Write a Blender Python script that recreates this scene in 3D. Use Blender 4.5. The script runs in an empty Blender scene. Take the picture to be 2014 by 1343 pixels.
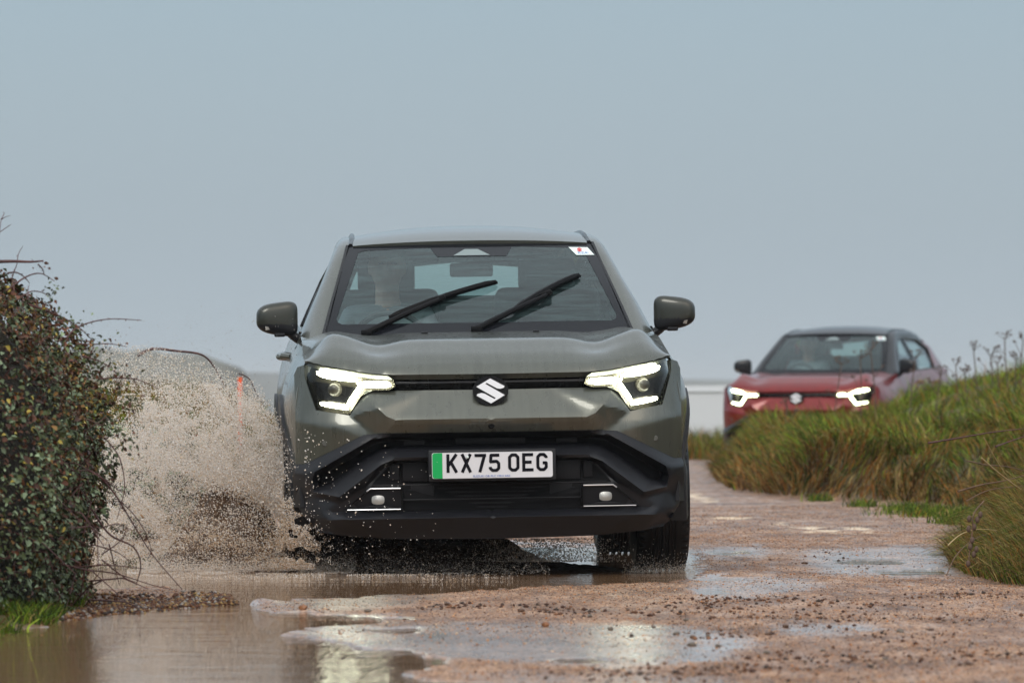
import bpy, bmesh, math, random
import numpy as np
from mathutils import Vector, Matrix, geometry
random.seed(7); rng = np.random.default_rng(7)
sc = bpy.context.scene
COL = sc.collection
R = math.radians
# ------------------------------------------------------------ camera
FP = 11189.0            # focal length in pixels of the 2014 px wide photograph (200 mm)
CAMH = 0.80; HOR = 765.0
cam = bpy.data.cameras.new('camera'); co = bpy.data.objects.new('camera', cam); COL.objects.link(co)
co.location = (0, 0, CAMH); co.rotation_euler = (R(90) + math.atan((HOR-671.5)/FP), 0, 0)
cam.lens = 200; cam.sensor_width = 36; cam.clip_start = 0.5; cam.clip_end = 9000
cam.dof.use_dof = True; cam.dof.focus_distance = 24.9; cam.dof.aperture_fstop = 7.0
sc.camera = co
sc.cycles.max_bounces = 14; sc.cycles.diffuse_bounces = 7; sc.cycles.transparent_max_bounces = 24
# ------------------------------------------------------------ world, sun, exposure
w = bpy.data.worlds.new("World"); sc.world = w; w.use_nodes = True
nt = w.node_tree; nt.nodes.clear()
N = nt.nodes.new; L = nt.links.new
out = N('ShaderNodeOutputWorld'); add = N('ShaderNodeAddShader')
sky = N('ShaderNodeTexSky'); sky.sky_type = 'NISHITA'; sky.sun_disc = False
sky.sun_elevation = R(44); sky.sun_rotation = R(150); sky.air_density = 1.0; sky.dust_density = 4.0
bg1 = N('ShaderNodeBackground'); bg1.inputs[1].default_value = 0.05
L(sky.outputs[0], bg1.inputs[0])
# overcast cloud deck: brighter towards the zenith
tc = N('ShaderNodeTexCoord'); sp = N('ShaderNodeSeparateXYZ'); L(tc.outputs['Generated'], sp.inputs[0])
cr = N('ShaderNodeValToRGB'); L(sp.outputs[2], cr.inputs[0])
e = cr.color_ramp.elements
e[0].position = 0.0; e[0].color = (0.365, 0.44, 0.50, 1)
e[1].position = 1.0; e[1].color = (.86, .91, .93, 1)
for p, c in ((0.012, (0.365, 0.44, 0.50, 1)), (0.03, (0.325, 0.40, 0.46, 1)), (0.07, (0.262, 0.352, 0.425, 1)), (0.25, (0.48, 0.57, 0.62, 1)), (0.6, (0.74, 0.79, 0.82, 1))):
    q = e.new(p); q.color = c
nz = N('ShaderNodeTexNoise'); nz.inputs['Scale'].default_value = 3.0; nz.inputs['Detail'].default_value = 4
L(tc.outputs['Generated'], nz.inputs['Vector'])
mr = N('ShaderNodeMapRange'); mr.inputs[1].default_value = .3; mr.inputs[2].default_value = .7; mr.inputs[3].default_value = .985; mr.inputs[4].default_value = 1.015
L(nz.outputs[0], mr.inputs[0])
bg2 = N('ShaderNodeBackground'); L(cr.outputs[0], bg2.inputs[0]); L(mr.outputs[0], bg2.inputs[1])
L(bg1.outputs[0], add.inputs[0]); L(bg2.outputs[0], add.inputs[1]); L(add.outputs[0], out.inputs[0])
sun = bpy.data.lights.new('sun', 'SUN'); so = bpy.data.objects.new('sun', sun); COL.objects.link(so)
sun.energy = 1.6; sun.angle = R(25); sun.color = (1, .95, .87)
so.rotation_euler = (R(46), 0, R(-22))
vs = sc.view_settings; vs.view_transform = 'Standard'; vs.look = 'None'; vs.exposure = 0; vs.gamma = 1; vs.use_curve_mapping = False

# ------------------------------------------------------------ helpers
def lin(r, g, b):
    f = lambda c: (c/255/12.92) if c/255 <= .04045 else ((c/255+.055)/1.055)**2.4
    return (f(r), f(g), f(b))
def S(y): return FP/(24.5+y)
def px2w(px, py, Y): return ((px-1007)/FP*Y, Y, CAMH-(py-HOR)/FP*Y)
def gpx(px, py): 
    Y = CAMH*FP/(py-HOR); return ((px-1007)/FP*Y, Y)

def material(name, color=(.5, .5, .5), rough=.5, metal=0., coat=0., spec=.5, bump=None, var=None, emit=None, trans=0, ior=1.45, rvar=None, attr=None, sub=None):
    m = bpy.data.materials.new(name); m.use_nodes = True
    t = m.node_tree; b = t.nodes['Principled BSDF']
    b.inputs['Base Color'].default_value = (*color, 1); b.inputs['Roughness'].default_value = rough
    b.inputs['Metallic'].default_value = metal; b.inputs['Coat Weight'].default_value = coat
    b.inputs['Coat Roughness'].default_value = .04
    b.inputs['Specular IOR Level'].default_value = spec; b.inputs['IOR'].default_value = ior
    b.inputs['Transmission Weight'].default_value = trans
    if emit: b.inputs['Emission Color'].default_value = (*emit[0], 1); b.inputs['Emission Strength'].default_value = emit[1]
    cd = t.nodes.new('ShaderNodeTexCoord')
    def noise(scale, detail=4, stretch=(1, 1, 1)):
        mp = t.nodes.new('ShaderNodeMapping'); mp.inputs['Scale'].default_value = stretch
        t.links.new(cd.outputs['Object'], mp.inputs[0])
        n = t.nodes.new('ShaderNodeTexNoise'); n.inputs['Scale'].default_value = scale; n.inputs['Detail'].default_value = detail
        t.links.new(mp.outputs[0], n.inputs['Vector']); return n
    csock = None
    if attr:
        a = t.nodes.new('ShaderNodeAttribute'); a.attribute_name = attr; csock = a.outputs['Color']
        t.links.new(csock, b.inputs['Base Color'])
    if var:      # (scale, lo, hi[, stretch])
        n = noise(var[0], 5, var[3] if len(var) > 3 else (1, 1, 1))
        r = t.nodes.new('ShaderNodeMapRange'); r.inputs[1].default_value = .3; r.inputs[2].default_value = .7
        r.inputs[3].default_value = var[1]; r.inputs[4].default_value = var[2]; t.links.new(n.outputs[0], r.inputs[0])
        mx = t.nodes.new('ShaderNodeVectorMath'); mx.operation = 'SCALE'; t.links.new(r.outputs[0], mx.inputs['Scale'])
        if csock: t.links.new(csock, mx.inputs[0])
        else: mx.inputs[0].default_value = color
        t.links.new(mx.outputs[0], b.inputs['Base Color'])
    if rvar:     # (scale, lo, hi[, stretch])
        n = noise(rvar[0], 4, rvar[3] if len(rvar) > 3 else (1, 1, 1))
        r = t.nodes.new('ShaderNodeMapRange'); r.inputs[1].default_value = .35; r.inputs[2].default_value = .65
        r.inputs[3].default_value = rvar[1]; r.inputs[4].default_value = rvar[2]
        t.links.new(n.outputs[0], r.inputs[0]); t.links.new(r.outputs[0], b.inputs['Roughness'])
    if bump:     # (scale, strength, distance[, stretch])
        n = noise(bump[0], 5, bump[3] if len(bump) > 3 else (1, 1, 1))
        bp = t.nodes.new('ShaderNodeBump'); bp.inputs['Strength'].default_value = bump[1]; bp.inputs['Distance'].default_value = bump[2]
        t.links.new(n.outputs[0], bp.inputs['Height']); t.links.new(bp.outputs[0], b.inputs['Normal'])
        if coat: t.links.new(bp.outputs[0], b.inputs['Coat Normal'])
    if sub: b.inputs['Subsurface Weight'].default_value = sub
    return m

def tag(o, label=None, cat=None, group=None, kind=None):
    if label: o['label'] = label
    if cat: o['category'] = cat
    if group: o['group'] = group
    if kind: o['kind'] = kind
    return o
def empty(name, loc=(0, 0, 0), rz=0):
    o = bpy.data.objects.new(name, None); COL.objects.link(o); o.location = loc; o.rotation_euler = (0, 0, rz)
    o.empty_display_size = .2; return o
def link(name, me, mat, parent=None):
    o = bpy.data.objects.new(name, me); COL.objects.link(o)
    if mat is not None: me.materials.append(mat)
    if parent is not None: o.parent = parent
    return o
def build(name, vf, mat, parent=None, angle=35, flat=False):
    v, f = vf
    me = bpy.data.meshes.new(name); me.from_pydata([tuple(p) for p in v], [], f); me.update()
    if not flat:
        me.shade_smooth(); me.set_sharp_from_angle(angle=R(angle))
    return link(name, me, mat, parent)
def npmesh(name, V, F, mat, parent=None, colors=None, smooth=True):
    """V (n,3), F (m,k) numpy -> mesh object; colors (n,3) point colours"""
    me = bpy.data.meshes.new(name); n = len(V); m, k = F.shape
    me.vertices.add(n); me.vertices.foreach_set('co', V.astype(np.float32).ravel())
    me.loops.add(m*k); me.loops.foreach_set('vertex_index', F.astype(np.int32).ravel())
    me.polygons.add(m); me.polygons.foreach_set('loop_start', np.arange(0, m*k, k, dtype=np.int32))
    me.polygons.foreach_set('loop_total', np.full(m, k, dtype=np.int32))
    me.update(calc_edges=True)
    if colors is not None:
        a = me.color_attributes.new('col', 'FLOAT_COLOR', 'POINT')
        a.data.foreach_set('color', np.concatenate([colors, np.ones((n, 1))], 1).astype(np.float32).ravel())
    if smooth: me.shade_smooth()
    return link(name, me, mat, parent)
def join(*vfs):
    V = []; F = []
    for v, f in vfs:
        n = len(V); V += [tuple(p) for p in v]; F += [tuple(i+n for i in q) for q in f]
    return V, F
def mirx(vf):
    v, f = vf; return [(-p[0], p[1], p[2]) for p in v], [tuple(reversed(q)) for q in f]
def weld(vf, d=1e-5):
    bm = bmesh.new(); v, f = vf
    bv = [bm.verts.new(p) for p in v]
    for q in f:
        try: bm.faces.new([bv[i] for i in q])
        except ValueError: pass
    bmesh.ops.remove_doubles(bm, verts=bm.verts, dist=d)
    bm.verts.index_update()
    r = [tuple(x.co) for x in bm.verts], [tuple(x.index for x in fc.verts) for fc in bm.faces]
    bm.free(); return r
def inside(P, poly):
    x, y = P[:, 0], P[:, 1]; c = np.zeros(len(P), bool); n = len(poly)
    for i in range(n):
        x1, y1 = poly[i]; x2, y2 = poly[(i+1) % n]
        if y1 == y2: continue
        k = ((y1 > y) != (y2 > y)) & (x < (x2-x1)*(y-y1)/(y2-y1)+x1); c ^= k
    return c
def pdist(P, poly, closed=True):
    d = np.full(len(P), 1e9); n = len(poly)
    for i in range(n if closed else n-1):
        a = np.array(poly[i], float); b = np.array(poly[(i+1) % n], float); ab = b-a
        t = np.clip(((P-a)@ab)/max(ab@ab, 1e-12), 0, 1)
        d = np.minimum(d, np.hypot(*(P-(a+t[:, None]*ab)).T))
    return d
def densify(a, b, step):
    n = max(1, int(math.ceil(math.dist(a, b)/step)))
    return [(a[0]+(b[0]-a[0])*i/n, a[1]+(b[1]-a[1])*i/n) for i in range(n)]
def smoothpoly(pts, it=2, closed=True):
    for _ in range(it):
        q = []; n = len(pts)
        for i in range(n if closed else n-1):
            a = pts[i]; b = pts[(i+1) % n]
            q += [(a[0]*.75+b[0]*.25, a[1]*.75+b[1]*.25), (a[0]*.25+b[0]*.75, a[1]*.25+b[1]*.75)]
        if not closed: q = [pts[0]]+q+[pts[-1]]
        pts = q
    return pts
def patch(poly, fn, step, edges=(), rim=None, flip=False, mirror=False):
    """fill a 2-D outline with small triangles and lift it into space with fn(u, v)"""
    b = []
    for i in range(len(poly)): b += densify(poly[i], poly[(i+1) % len(poly)], step)
    P = np.array(b); nb = len(b)
    x0, y0 = P.min(0); x1, y1 = P.max(0)
    gx, gy = np.meshgrid(np.arange(x0, x1, step)+step*.37, np.arange(y0, y1, step)+step*.41)
    G = np.stack([gx.ravel(), gy.ravel()], 1); G = G[inside(G, b)]
    if len(G): G = G[pdist(G, b) > step*.45]
    E = [(i, (i+1) % nb) for i in range(nb)]; pts = list(b)
    for a, c in edges:
        seg = densify(a, c, step)+[c]
        if len(G): G = G[pdist(G, [a, c], False) > step*.4]
        k = len(pts); pts += seg; E += [(k+i, k+i+1) for i in range(len(seg)-1)]
    pts += [tuple(g) for g in G]
    r = geometry.delaunay_2d_cdt([Vector(p) for p in pts], E, [list(range(nb))], 1, 1e-5)
    V2 = r[0]; F = [tuple(f) for f in r[2]]
    V = [tuple(fn(p[0], p[1])) for p in V2]
    if flip: F = [tuple(reversed(f)) for f in F]
    if rim is not None:
        cnt = {}
        for f in F:
            for i in range(3):
                a, c = f[i], f[(i+1) % 3]
                if (c, a) in cnt: del cnt[(c, a)]
                else: cnt[(a, c)] = 1
        mp = {}
        for (a, c) in cnt:
            if mirror and abs(V2[a][0]) < 1e-6 and abs(V2[c][0]) < 1e-6: continue
            for q in (a, c):
                if q not in mp:
                    mp[q] = len(V); p = V[q]
                    rv = rim(p) if callable(rim) else rim
                    V.append((p[0]+rv[0], p[1]+rv[1], p[2]+rv[2]))
            F.append((c, a, mp[a], mp[c]))
    if mirror: return weld(join((V, F), mirx((V, F))))
    return V, F
def box(c, s, bev=0, seg=2, rot=None):
    bm = bmesh.new(); bmesh.ops.create_cube(bm, size=1)
    for v in bm.verts: v.co = Vector((v.co.x*s[0], v.co.y*s[1], v.co.z*s[2]))
    if bev: bmesh.ops.bevel(bm, geom=bm.edges[:], offset=bev, segments=seg, affect='EDGES', profile=.6)
    if rot is not None: bmesh.ops.rotate(bm, verts=bm.verts, cent=(0, 0, 0), matrix=rot)
    bm.verts.index_update()
    r = [tuple(v.co+Vector(c)) for v in bm.verts], [tuple(v.index for v in f.verts) for f in bm.faces]
    bm.free(); return r
def tube(pts, rad, n=8, cap=True):
    pts = [Vector(p) for p in pts]; rad = rad if hasattr(rad, '__len__') else [rad]*len(pts)
    V = []; F = []; up = Vector((0, 0, 1)); prev = None
    for i, p in enumerate(pts):
        d = (pts[min(i+1, len(pts)-1)]-pts[max(i-1, 0)]).normalized()
        if prev is None: a = d.cross(up if abs(d.z) < .9 else Vector((1, 0, 0))).normalized()
        else: a = (prev-d*prev.dot(d)).normalized()
        prev = a; b = d.cross(a)
        for k in range(n):
            t = 2*math.pi*k/n; V.append(tuple(p+(a*math.cos(t)+b*math.sin(t))*rad[i]))
    for i in range(len(pts)-1):
        for k in range(n): F.append((i*n+k, i*n+(k+1) % n, (i+1)*n+(k+1) % n, (i+1)*n+k))
    if cap: F.append(tuple(range(n-1, -1, -1))); F.append(tuple(range((len(pts)-1)*n, len(pts)*n)))
    return V, F
def half_lathe(prof, n=24, c=(0, 0, 0), a0=-98, a1=98):
    V = []; F = []; m = len(prof)
    for k in range(n+1):
        t = R(a0+(a1-a0)*k/n)
        for (a, r) in prof: V.append((c[0]+a, c[1]+r*math.sin(t), c[2]+r*math.cos(t)))
    for k in range(n):
        for i in range(m-1): F.append((k*m+i, k*m+i+1, (k+1)*m+i+1, (k+1)*m+i))
    return V, F
def lathe(prof, n=40, axis='x', c=(0, 0, 0), closed=False):
    V = []; F = []; m = len(prof)
    for k in range(n):
        t = 2*math.pi*k/n
        for (a, r) in prof: V.append((c[0]+a, c[1]+r*math.cos(t), c[2]+r*math.sin(t)))
    for k in range(n):
        k2 = (k+1) % n
        for i in range(m if closed else m-1):
            j = (i+1) % m; F.append((k*m+i, k*m+j, k2*m+j, k2*m+i))
    return V, F
def interp(xs, ys, x): return float(np.interp(x, xs, ys))
def sstep(x, a, b): t = min(1, max(0, (x-a)/(b-a))); return t*t*(3-2*t)
def nsm(x, a, b): t = np.clip((x-a)/(b-a), 0, 1); return t*t*(3-2*t)
def vnoise(P, scale, seed=0):
    """cheap smooth value noise on 2-D/3-D points (numpy)"""
    Q = P*scale; I = np.floor(Q).astype(np.int64); f = Q-I; f = f*f*(3-2*f); d = P.shape[1]
    tot = np.zeros(len(P))
    for c in range(2**d):
        o = [(c >> k) & 1 for k in range(d)]; h = np.full(len(P), seed*7919+13, np.int64); wgt = np.ones(len(P))
        for k in range(d):
            h = (h*31+(I[:, k]+o[k])*(73856093, 19349663, 83492791)[k]) & 0x7fffffff
            wgt = wgt*(f[:, k] if o[k] else 1-f[:, k])
        h = ((h ^ (h >> 13))*1274126177) & 0x7fffffff; h = h ^ (h >> 16)
        tot += wgt*((h & 0xffff)/65535.0)
    return tot
class Ctrl:
    """piecewise-linear depth over a hand-set net of (u, v, depth) points"""
    def __init__(s, pts, lines):
        s.p = [(a, b) for a, b, c in pts]; s.d = [c for a, b, c in pts]
        E = []
        for ln in lines: E += [(ln[i], ln[i+1]) for i in range(len(ln)-1)]
        s.segs = [(s.p[a], s.p[b]) for a, b in E]
        r = geometry.delaunay_2d_cdt([Vector(q) for q in s.p], E, [], 0, 1e-6, True)
        V = np.array([tuple(q) for q in r[0]]); dd = np.zeros(len(V))
        for i, o in enumerate(r[3]):
            if o: dd[i] = s.d[o[0]]
        T = np.array([tuple(f) for f in r[2]]); s.A = V[T[:, 0]]; s.B = V[T[:, 1]]; s.C = V[T[:, 2]]
        s.D = dd[T]; s.den = (s.B[:, 1]-s.C[:, 1])*(s.A[:, 0]-s.C[:, 0])+(s.C[:, 0]-s.B[:, 0])*(s.A[:, 1]-s.C[:, 1])
    def one(s, u, v):
        a = ((s.B[:, 1]-s.C[:, 1])*(u-s.C[:, 0])+(s.C[:, 0]-s.B[:, 0])*(v-s.C[:, 1]))/s.den
        b = ((s.C[:, 1]-s.A[:, 1])*(u-s.C[:, 0])+(s.A[:, 0]-s.C[:, 0])*(v-s.C[:, 1]))/s.den
        c = 1-a-b; m = np.minimum(np.minimum(a, b), c); i = int(np.argmax(m))
        w3 = np.clip([a[i], b[i], c[i]], 0, 1); w3 = w3/w3.sum()
        return float(w3@s.D[i])
    def __call__(s, u, v, r=0):
        u = abs(u)
        if not r: return s.one(u, v)
        q = [s.one(abs(u+r*i), v+r*j) for i, j in ((0, 0), (1, 0), (-1, 0), (0, 1), (0, -1), (.7, .7), (-.7, .7), (.7, -.7), (-.7, -.7))]
        return sum(q)/len(q)
# ------------------------------------------------------------ car materials
def glassmat(name, tint, rough=.02, ior=1.5, streak=False, sky_veil=.0):
    m = bpy.data.materials.new(name); m.use_nodes = True; t = m.node_tree; t.nodes.clear(); n = t.nodes.new; l = t.links.new
    o = n('ShaderNodeOutputMaterial'); mx = n('ShaderNodeMixShader'); fr = n('ShaderNodeFresnel'); fr.inputs[0].default_value = ior
    tr = n('ShaderNodeBsdfTransparent'); tr.inputs[0].default_value = (*tint, 1); gl = n('ShaderNodeBsdfGlossy'); gl.inputs[1].default_value = rough
    gl.inputs[0].default_value = (.95, 1, 1, 1)
    l(fr.outputs[0], mx.inputs[0]); l(tr.outputs[0], mx.inputs[1]); l(gl.outputs[0], mx.inputs[2])
    last = mx
    if streak or sky_veil:
        df = n('ShaderNodeBsdfDiffuse'); df.inputs[0].default_value = (.22, .36, .37, 1); m2 = n('ShaderNodeMixShader')  # teal veil: sky reflection painted as diffuse colour, broken up like wiper streaks
        c = n('ShaderNodeTexCoord'); mp = n('ShaderNodeMapping'); mp.inputs['Scale'].default_value = (5, 16, 95); mp.inputs['Rotation'].default_value = (0, .12, 0)
        nz = n('ShaderNodeTexNoise'); nz.inputs['Scale'].default_value = 1.0; nz.inputs['Detail'].default_value = 5
        l(c.outputs['Object'], mp.inputs[0]); l(mp.outputs[0], nz.inputs['Vector'])
        r = n('ShaderNodeMapRange'); r.inputs[1].default_value = .38; r.inputs[2].default_value = .7; r.inputs[3].default_value = sky_veil*.35; r.inputs[4].default_value = sky_veil*1.7
        l(nz.outputs[0], r.inputs[0]); l(r.outputs[0], m2.inputs[0]); l(mx.outputs[0], m2.inputs[1]); l(df.outputs[0], m2.inputs[2]); last = m2
    l(last.outputs[0], o.inputs[0]); return m
M = {}
M['paint'] = material('olive_metallic_paint', (.100, .106, .090), .27, .52, coat=.65, bump=(420, .04, .0008), var=(5, .92, 1.09, (9, 1, .7)), rvar=(7, .26, .34, (4, 4, .6)))
M['roofpaint'] = material('olive_roof_paint', (.100, .106, .090), .27, .52, coat=.65, bump=(420, .04, .0008))
M['red'] = material('red_metallic_paint', (.17, .005, .004), .34, .30, coat=.55, var=(9, .9, 1.1))
M['black_roof'] = material('black_roof_paint', (.008, .008, .010), .30, 0, spec=.3, coat=.25)
M['plastic'] = material('black_textured_plastic', (.0095, .010, .013), .42, 0, spec=.42, bump=(900, .10, .0006), rvar=(6, .36, .50, (1, 1, 1)))
M['gloss'] = material('gloss_black_trim', (.005, .005, .006), .22, 0, spec=.35, coat=.0, rvar=(30, .12, .3, (1, 1, .3)))
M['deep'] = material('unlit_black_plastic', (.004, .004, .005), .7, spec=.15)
M['mesh'] = material('grille_plastic', (.007, .007, .009), .5, spec=.25)
M['chrome'] = material('satin_chrome', (.45, .46, .48), .28, 1.0)
M['reflector'] = material('lamp_reflector', (.045, .042, .034), .28, .6)
M['projector'] = material('projector_lens', (.045, .042, .035), .3, .0, coat=.3)
M['led'] = material('led_light_bar', (1, 1, 1), .4, emit=((1.0, 1.0, .76), 19.0))
M['led_far'] = material('led_light_bar_bright', (1, 1, 1), .4, emit=((.92, 1.0, .62), 9.0))
M['cover'] = glassmat('clear_lamp_cover', (.96, .97, .95), .03, 1.22)
M['screen'] = glassmat('tinted_windscreen', (.88, 1., .98), .02, 1.48, streak=True, sky_veil=.075)
M['sideglass'] = glassmat('privacy_glass', (.82, .90, .88), .02, 1.52)
M['frit'] = material('black_glass_border', (.008, .009, .012), .10, 0, spec=.2)
M['rubber'] = material('wiper_rubber', (.004, .004, .005), .5, spec=.15)
M['tyre'] = material('wet_tyre_rubber', (.008, .008, .009), .45, spec=.3, bump=(160, .25, .002), var=(7, .7, 1.6))
M['rim'] = material('dark_alloy', (.06, .06, .065), .3, .8)
M['green'] = material('plate_green', (.0, .36, .085), .45)
M['plate'] = material('plate_white', (.66, .66, .69), .35)
M['ink'] = material('plate_black', (.004, .004, .008), .5, spec=.15)
M['blue'] = material('plate_blue_text', (.01, .09, .42), .5)
M['emblem'] = material('polished_emblem_glow', (.92, .93, .97), .22, .5, emit=((1, 1, 1), .12))  # faint emission added to brighten the badge, which is no lamp
M['white'] = material('white_card', (.75, .85, .82), .5)
M['redink'] = material('red_ink', (.6, .02, .03), .5)
M['indicator'] = material('clear_indicator', (.62, .62, .60), .25, .3)
M['seat'] = material('dark_seat_cloth', (.018, .020, .023), .8)
M['dash'] = material('dashboard', (.035, .038, .045), .6)
M['tan'] = material('tan_trim', (.35, .16, .05), .6)
M['foglens'] = material('fog_lens', (.42, .42, .40), .25, .2, coat=1, bump=(300, .5, .003))
M['sensor'] = material('sensor_paint', (.09, .09, .08), .4, .3)

# ------------------------------------------------------------ car surfaces (local: x right, y back, z up, nose at y = 0)
ZH = 0.80
def B(x): x = abs(x); return .09*x*x+.22*(x/.85)**7
def front(u, v, d):
    y = B(u/452)+d; return (u/S(y), y, ZH-(v-HOR)/S(y))
# painted upper bumper: a net of facets
UP = Ctrl([(0, 764, .095), (120, 764, .095), (243, 762, .085), (276, 812, .058), (341, 801, .034), (361, 735, .045), (361, 700, .06), (395, 700, .045), (395, 822, .0),
           (0, 825, 0), (188, 823, .002), (206, 815, .004), (222, 799, .012), (0, 852, .046), (214, 852, .046), (250, 854, .046), (248, 836, .052), (232, 842, .046),
           (372, 823, -.006), (395, 912, .03), (363, 912, .03)],
          [(9, 10, 11, 12, 2), (3, 16, 18, 8), (16, 17, 14), (12, 17), (0, 1, 2, 3, 4, 5, 6)])
def up_fn(u, v): return front(u, v, UP(u, v, 3.0))
BP = [(0, 766), (182, 765), (243, 764), (276, 812.5), (341, 801), (361, 735), (361, 712), (374, 716), (380, 730), (380, 906), (363, 906), (250, 851), (214, 849), (0, 849)]
# black lower bumper: frame, recess, arched bar, lower opening, skirt
LO = Ctrl([(0, 849, .036), (214, 849, .036), (250, 851, .036), (363, 906, .028), (382, 906, .028),           # 0-4 top edge
           (0, 853, .05), (200, 856, .045), (236, 860, .012), (346, 922, -.012), (384, 922, .0),                # 5-9 lit bevel, lower edge
           (0, 858, .16), (196, 862, .15), (226, 867, .13), (334, 930, .11), (341, 936, .11),                   # 10-14 recess floor, top
           (0, 876, .15), (190, 876, .13), (217, 880, .12), (243, 893, .11), (314, 945, .09), (336, 952, .09),  # 15-20 recess floor, bottom
           (0, 880, .07), (190, 880, .062), (215, 884, .058), (240, 898, .052), (312, 950, .045), (345, 956, .045), # 21-26 bar, upper edge
           (0, 899, .0), (195, 901, .0), (218, 910, .0), (300, 972, -.004), (347, 962, .0),                     # 27-31 bar, lower edge
           (0, 905, .09), (190, 906, .09), (208, 915, .085), (232, 940, .07), (246, 952, .05), (293, 1001, .04),     # 32-37 opening, upper inner edge
           (0, 1004, .10), (290, 1005, .05), (0, 1009, .012), (286, 1009, .004), (330, 1004, .01), (362, 1006, .03), # 38-43 skirt top
           (0, 1016, -.012), (286, 1016, -.016), (322, 1017, .002), (352, 1012, .03),                          # 44-47
           (0, 1058, .045), (200, 1056, .05), (300, 1046, .06), (345, 1030, .07), (384, 990, .07), (388, 940, .02),     # 48-53
           (300, 982, .026), (346, 970, .026), (352, 940, -.008)],
          [(5, 6, 7, 8), (10, 11, 12, 13, 14), (15, 16, 17, 18, 19, 20), (21, 22, 23, 24, 25, 26), (27, 28, 29, 30, 31),
           (32, 33, 34, 35, 36, 37), (38, 39), (40, 41, 42, 43), (44, 45, 46, 47), (14, 20), (26, 31), (8, 56, 55), (55, 31), (30, 54)])
def lo_fn(u, v): return front(u, v, LO(u, v, 1.4))
LP = [(0, 849.5), (214, 849.5), (250, 851.5), (363, 906.5), (380, 906.5), (384, 915), (386, 945), (382, 975), (372, 1000), (352, 1030), (338, 1040), (300, 1047), (200, 1056), (0, 1059)]
LAMP = smoothpoly([(192, 736.5), (230, 733), (275, 725), (325, 716), (357, 707.5), (361, 712), (361, 735), (350, 770), (341, 799), (330, 804), (278, 811), (272, 805), (246, 764), (183, 764)], 1)

def lipz(x):
    u = abs(x)*452; v = interp([0, 190, 230, 275, 325, 360], [735, 734, 731, 723, 714, 704], u); return ZH-(v-HOR)/S(B(x)+.07)
def yf(x): return B(x)+.072
def zE(y): return .935+.10*sstep(y, .2, 1.2)
def bonz(x, y):
    x = abs(x); t = max(0, y-yf(x)); l = lipz(x)
    z = .866+float(np.interp(t, [0, .010, .028, .10, .25, .30, .60, 1.1], [0, .024, .038, .085, .150, .157, .170, .197]))+(l-.866)*(1-sstep(t, .02, .6))
    z += -.026*math.exp(-((x-.475)/.085)**2)*sstep(t, .03, .2)*(1-.6*sstep(t, .5, 1.0))
    z += .012*math.exp(-((x-.66)/.07)**2)*sstep(t, .05, .3)
    k = sstep(x, .66, .81)**1.2
    return z*(1-k)+min(z, zE(y))*k
def bonfn(x, y):
    e = .012; r = [bonz(x+i*e, y+j*e) for i in (-1, 0, 1) for j in (-1, 0, 1) if y+j*e >= yf(x)-1e-4]
    t = y-yf(abs(x)); return (x, y, sum(r)/len(r) if t > .03 else bonz(x, y))
def glassY(x, z): t = (z-1.05)/.42; return 1.12+.78*t+.25*x*x-.035*math.sin(math.pi*min(1, max(0, t)))
def glass(x, z, off=0): return (x, glassY(x, z)+off, z)
def Zr(x, y): return interp([1.86, 1.95, 2.05, 2.2, 2.5, 2.8, 3.3, 3.95], [1.478, 1.506, 1.532, 1.556, 1.575, 1.577, 1.555, 1.470], y-.2*x*x)-interp([1.95, 2.5], [.018, .046], y)*(abs(x)/.55)**2.2
def wm(y): return interp([.15, .22, .28, .35, .5, .8, 1.3, 2.0, 3.0, 3.5, 3.9, 4.1, 4.22], [.78, .815, .842, .862, .886, .902, .882, .870, .880, .902, .88, .82, .74], y)
def belt(y): return interp([.2, .6, 1.2, 1.5, 3.3, 4.2], [.93, .975, 1.035, 1.07, 1.12, 1.12], y)
def W(y, z):
    b = belt(y); wv = wm(y); xe = interp([.2, .35, 1.3, 4.0, 4.25], [.775, .79, .80, .80, .66], y)
    if z > .70: k = (z-.70)/(b-.70); return wv-(wv-xe)*max(0, k)**2.4
    return wv-.03*sstep(.70-z, .0, .3)+.018*sstep(.48-z, 0, .05)
def G(z): return interp([1.03, 1.18, 1.255, 1.38, 1.43, 1.516], [.80, .755, .715, .650, .622, .56], z)

def text_mesh(s, size, name='t'):
    cu = bpy.data.curves.new(name, 'FONT'); cu.body = s; cu.size = size; cu.align_x = 'CENTER'
    o = bpy.data.objects.new(name, cu); COL.objects.link(o); dg = bpy.context.evaluated_depsgraph_get(); dg.update()
    me = bpy.data.meshes.new_from_object(o.evaluated_get(dg)); v = [tuple(p.co) for p in me.vertices]; f = [tuple(p.vertices) for p in me.polygons]
    bpy.data.objects.remove(o); bpy.data.curves.remove(cu); bpy.data.meshes.remove(me); return v, f
def flat_union(polys):
    P = []; Fc = []
    for p in polys: Fc.append(list(range(len(P), len(P)+len(p)))); P += [Vector(q) for q in p]
    r = geometry.delaunay_2d_cdt(P, [], Fc, 1, 1e-6); vv = [tuple(q) for q in r[0]]; ff = []
    for f in r[2]:
        c = np.array([[sum(vv[i][k] for i in f)/len(f) for k in (0, 1)]])
        if any(inside(c, p)[0] for p in polys): ff.append(tuple(f))
    return vv, ff
def stroke(pts, wd, closed=False):
    out = []; n = len(pts)
    for i in range(n if closed else n-1):
        a = Vector(pts[i]); b = Vector(pts[(i+1) % n]); d = (b-a).normalized(); m = Vector((-d.y, d.x))*wd/2
        ea = d*wd*.5 if (closed or i > 0) and False else Vector((0, 0)); out.append([tuple(a-m), tuple(b-m), tuple(b+m), tuple(a+m)])
        if closed or i > 0:
            out.append([(a.x+wd/2*math.cos(k*math.pi/4+.01), a.y+wd/2*math.sin(k*math.pi/4+.01)) for k in range(8)])
    return out
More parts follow.
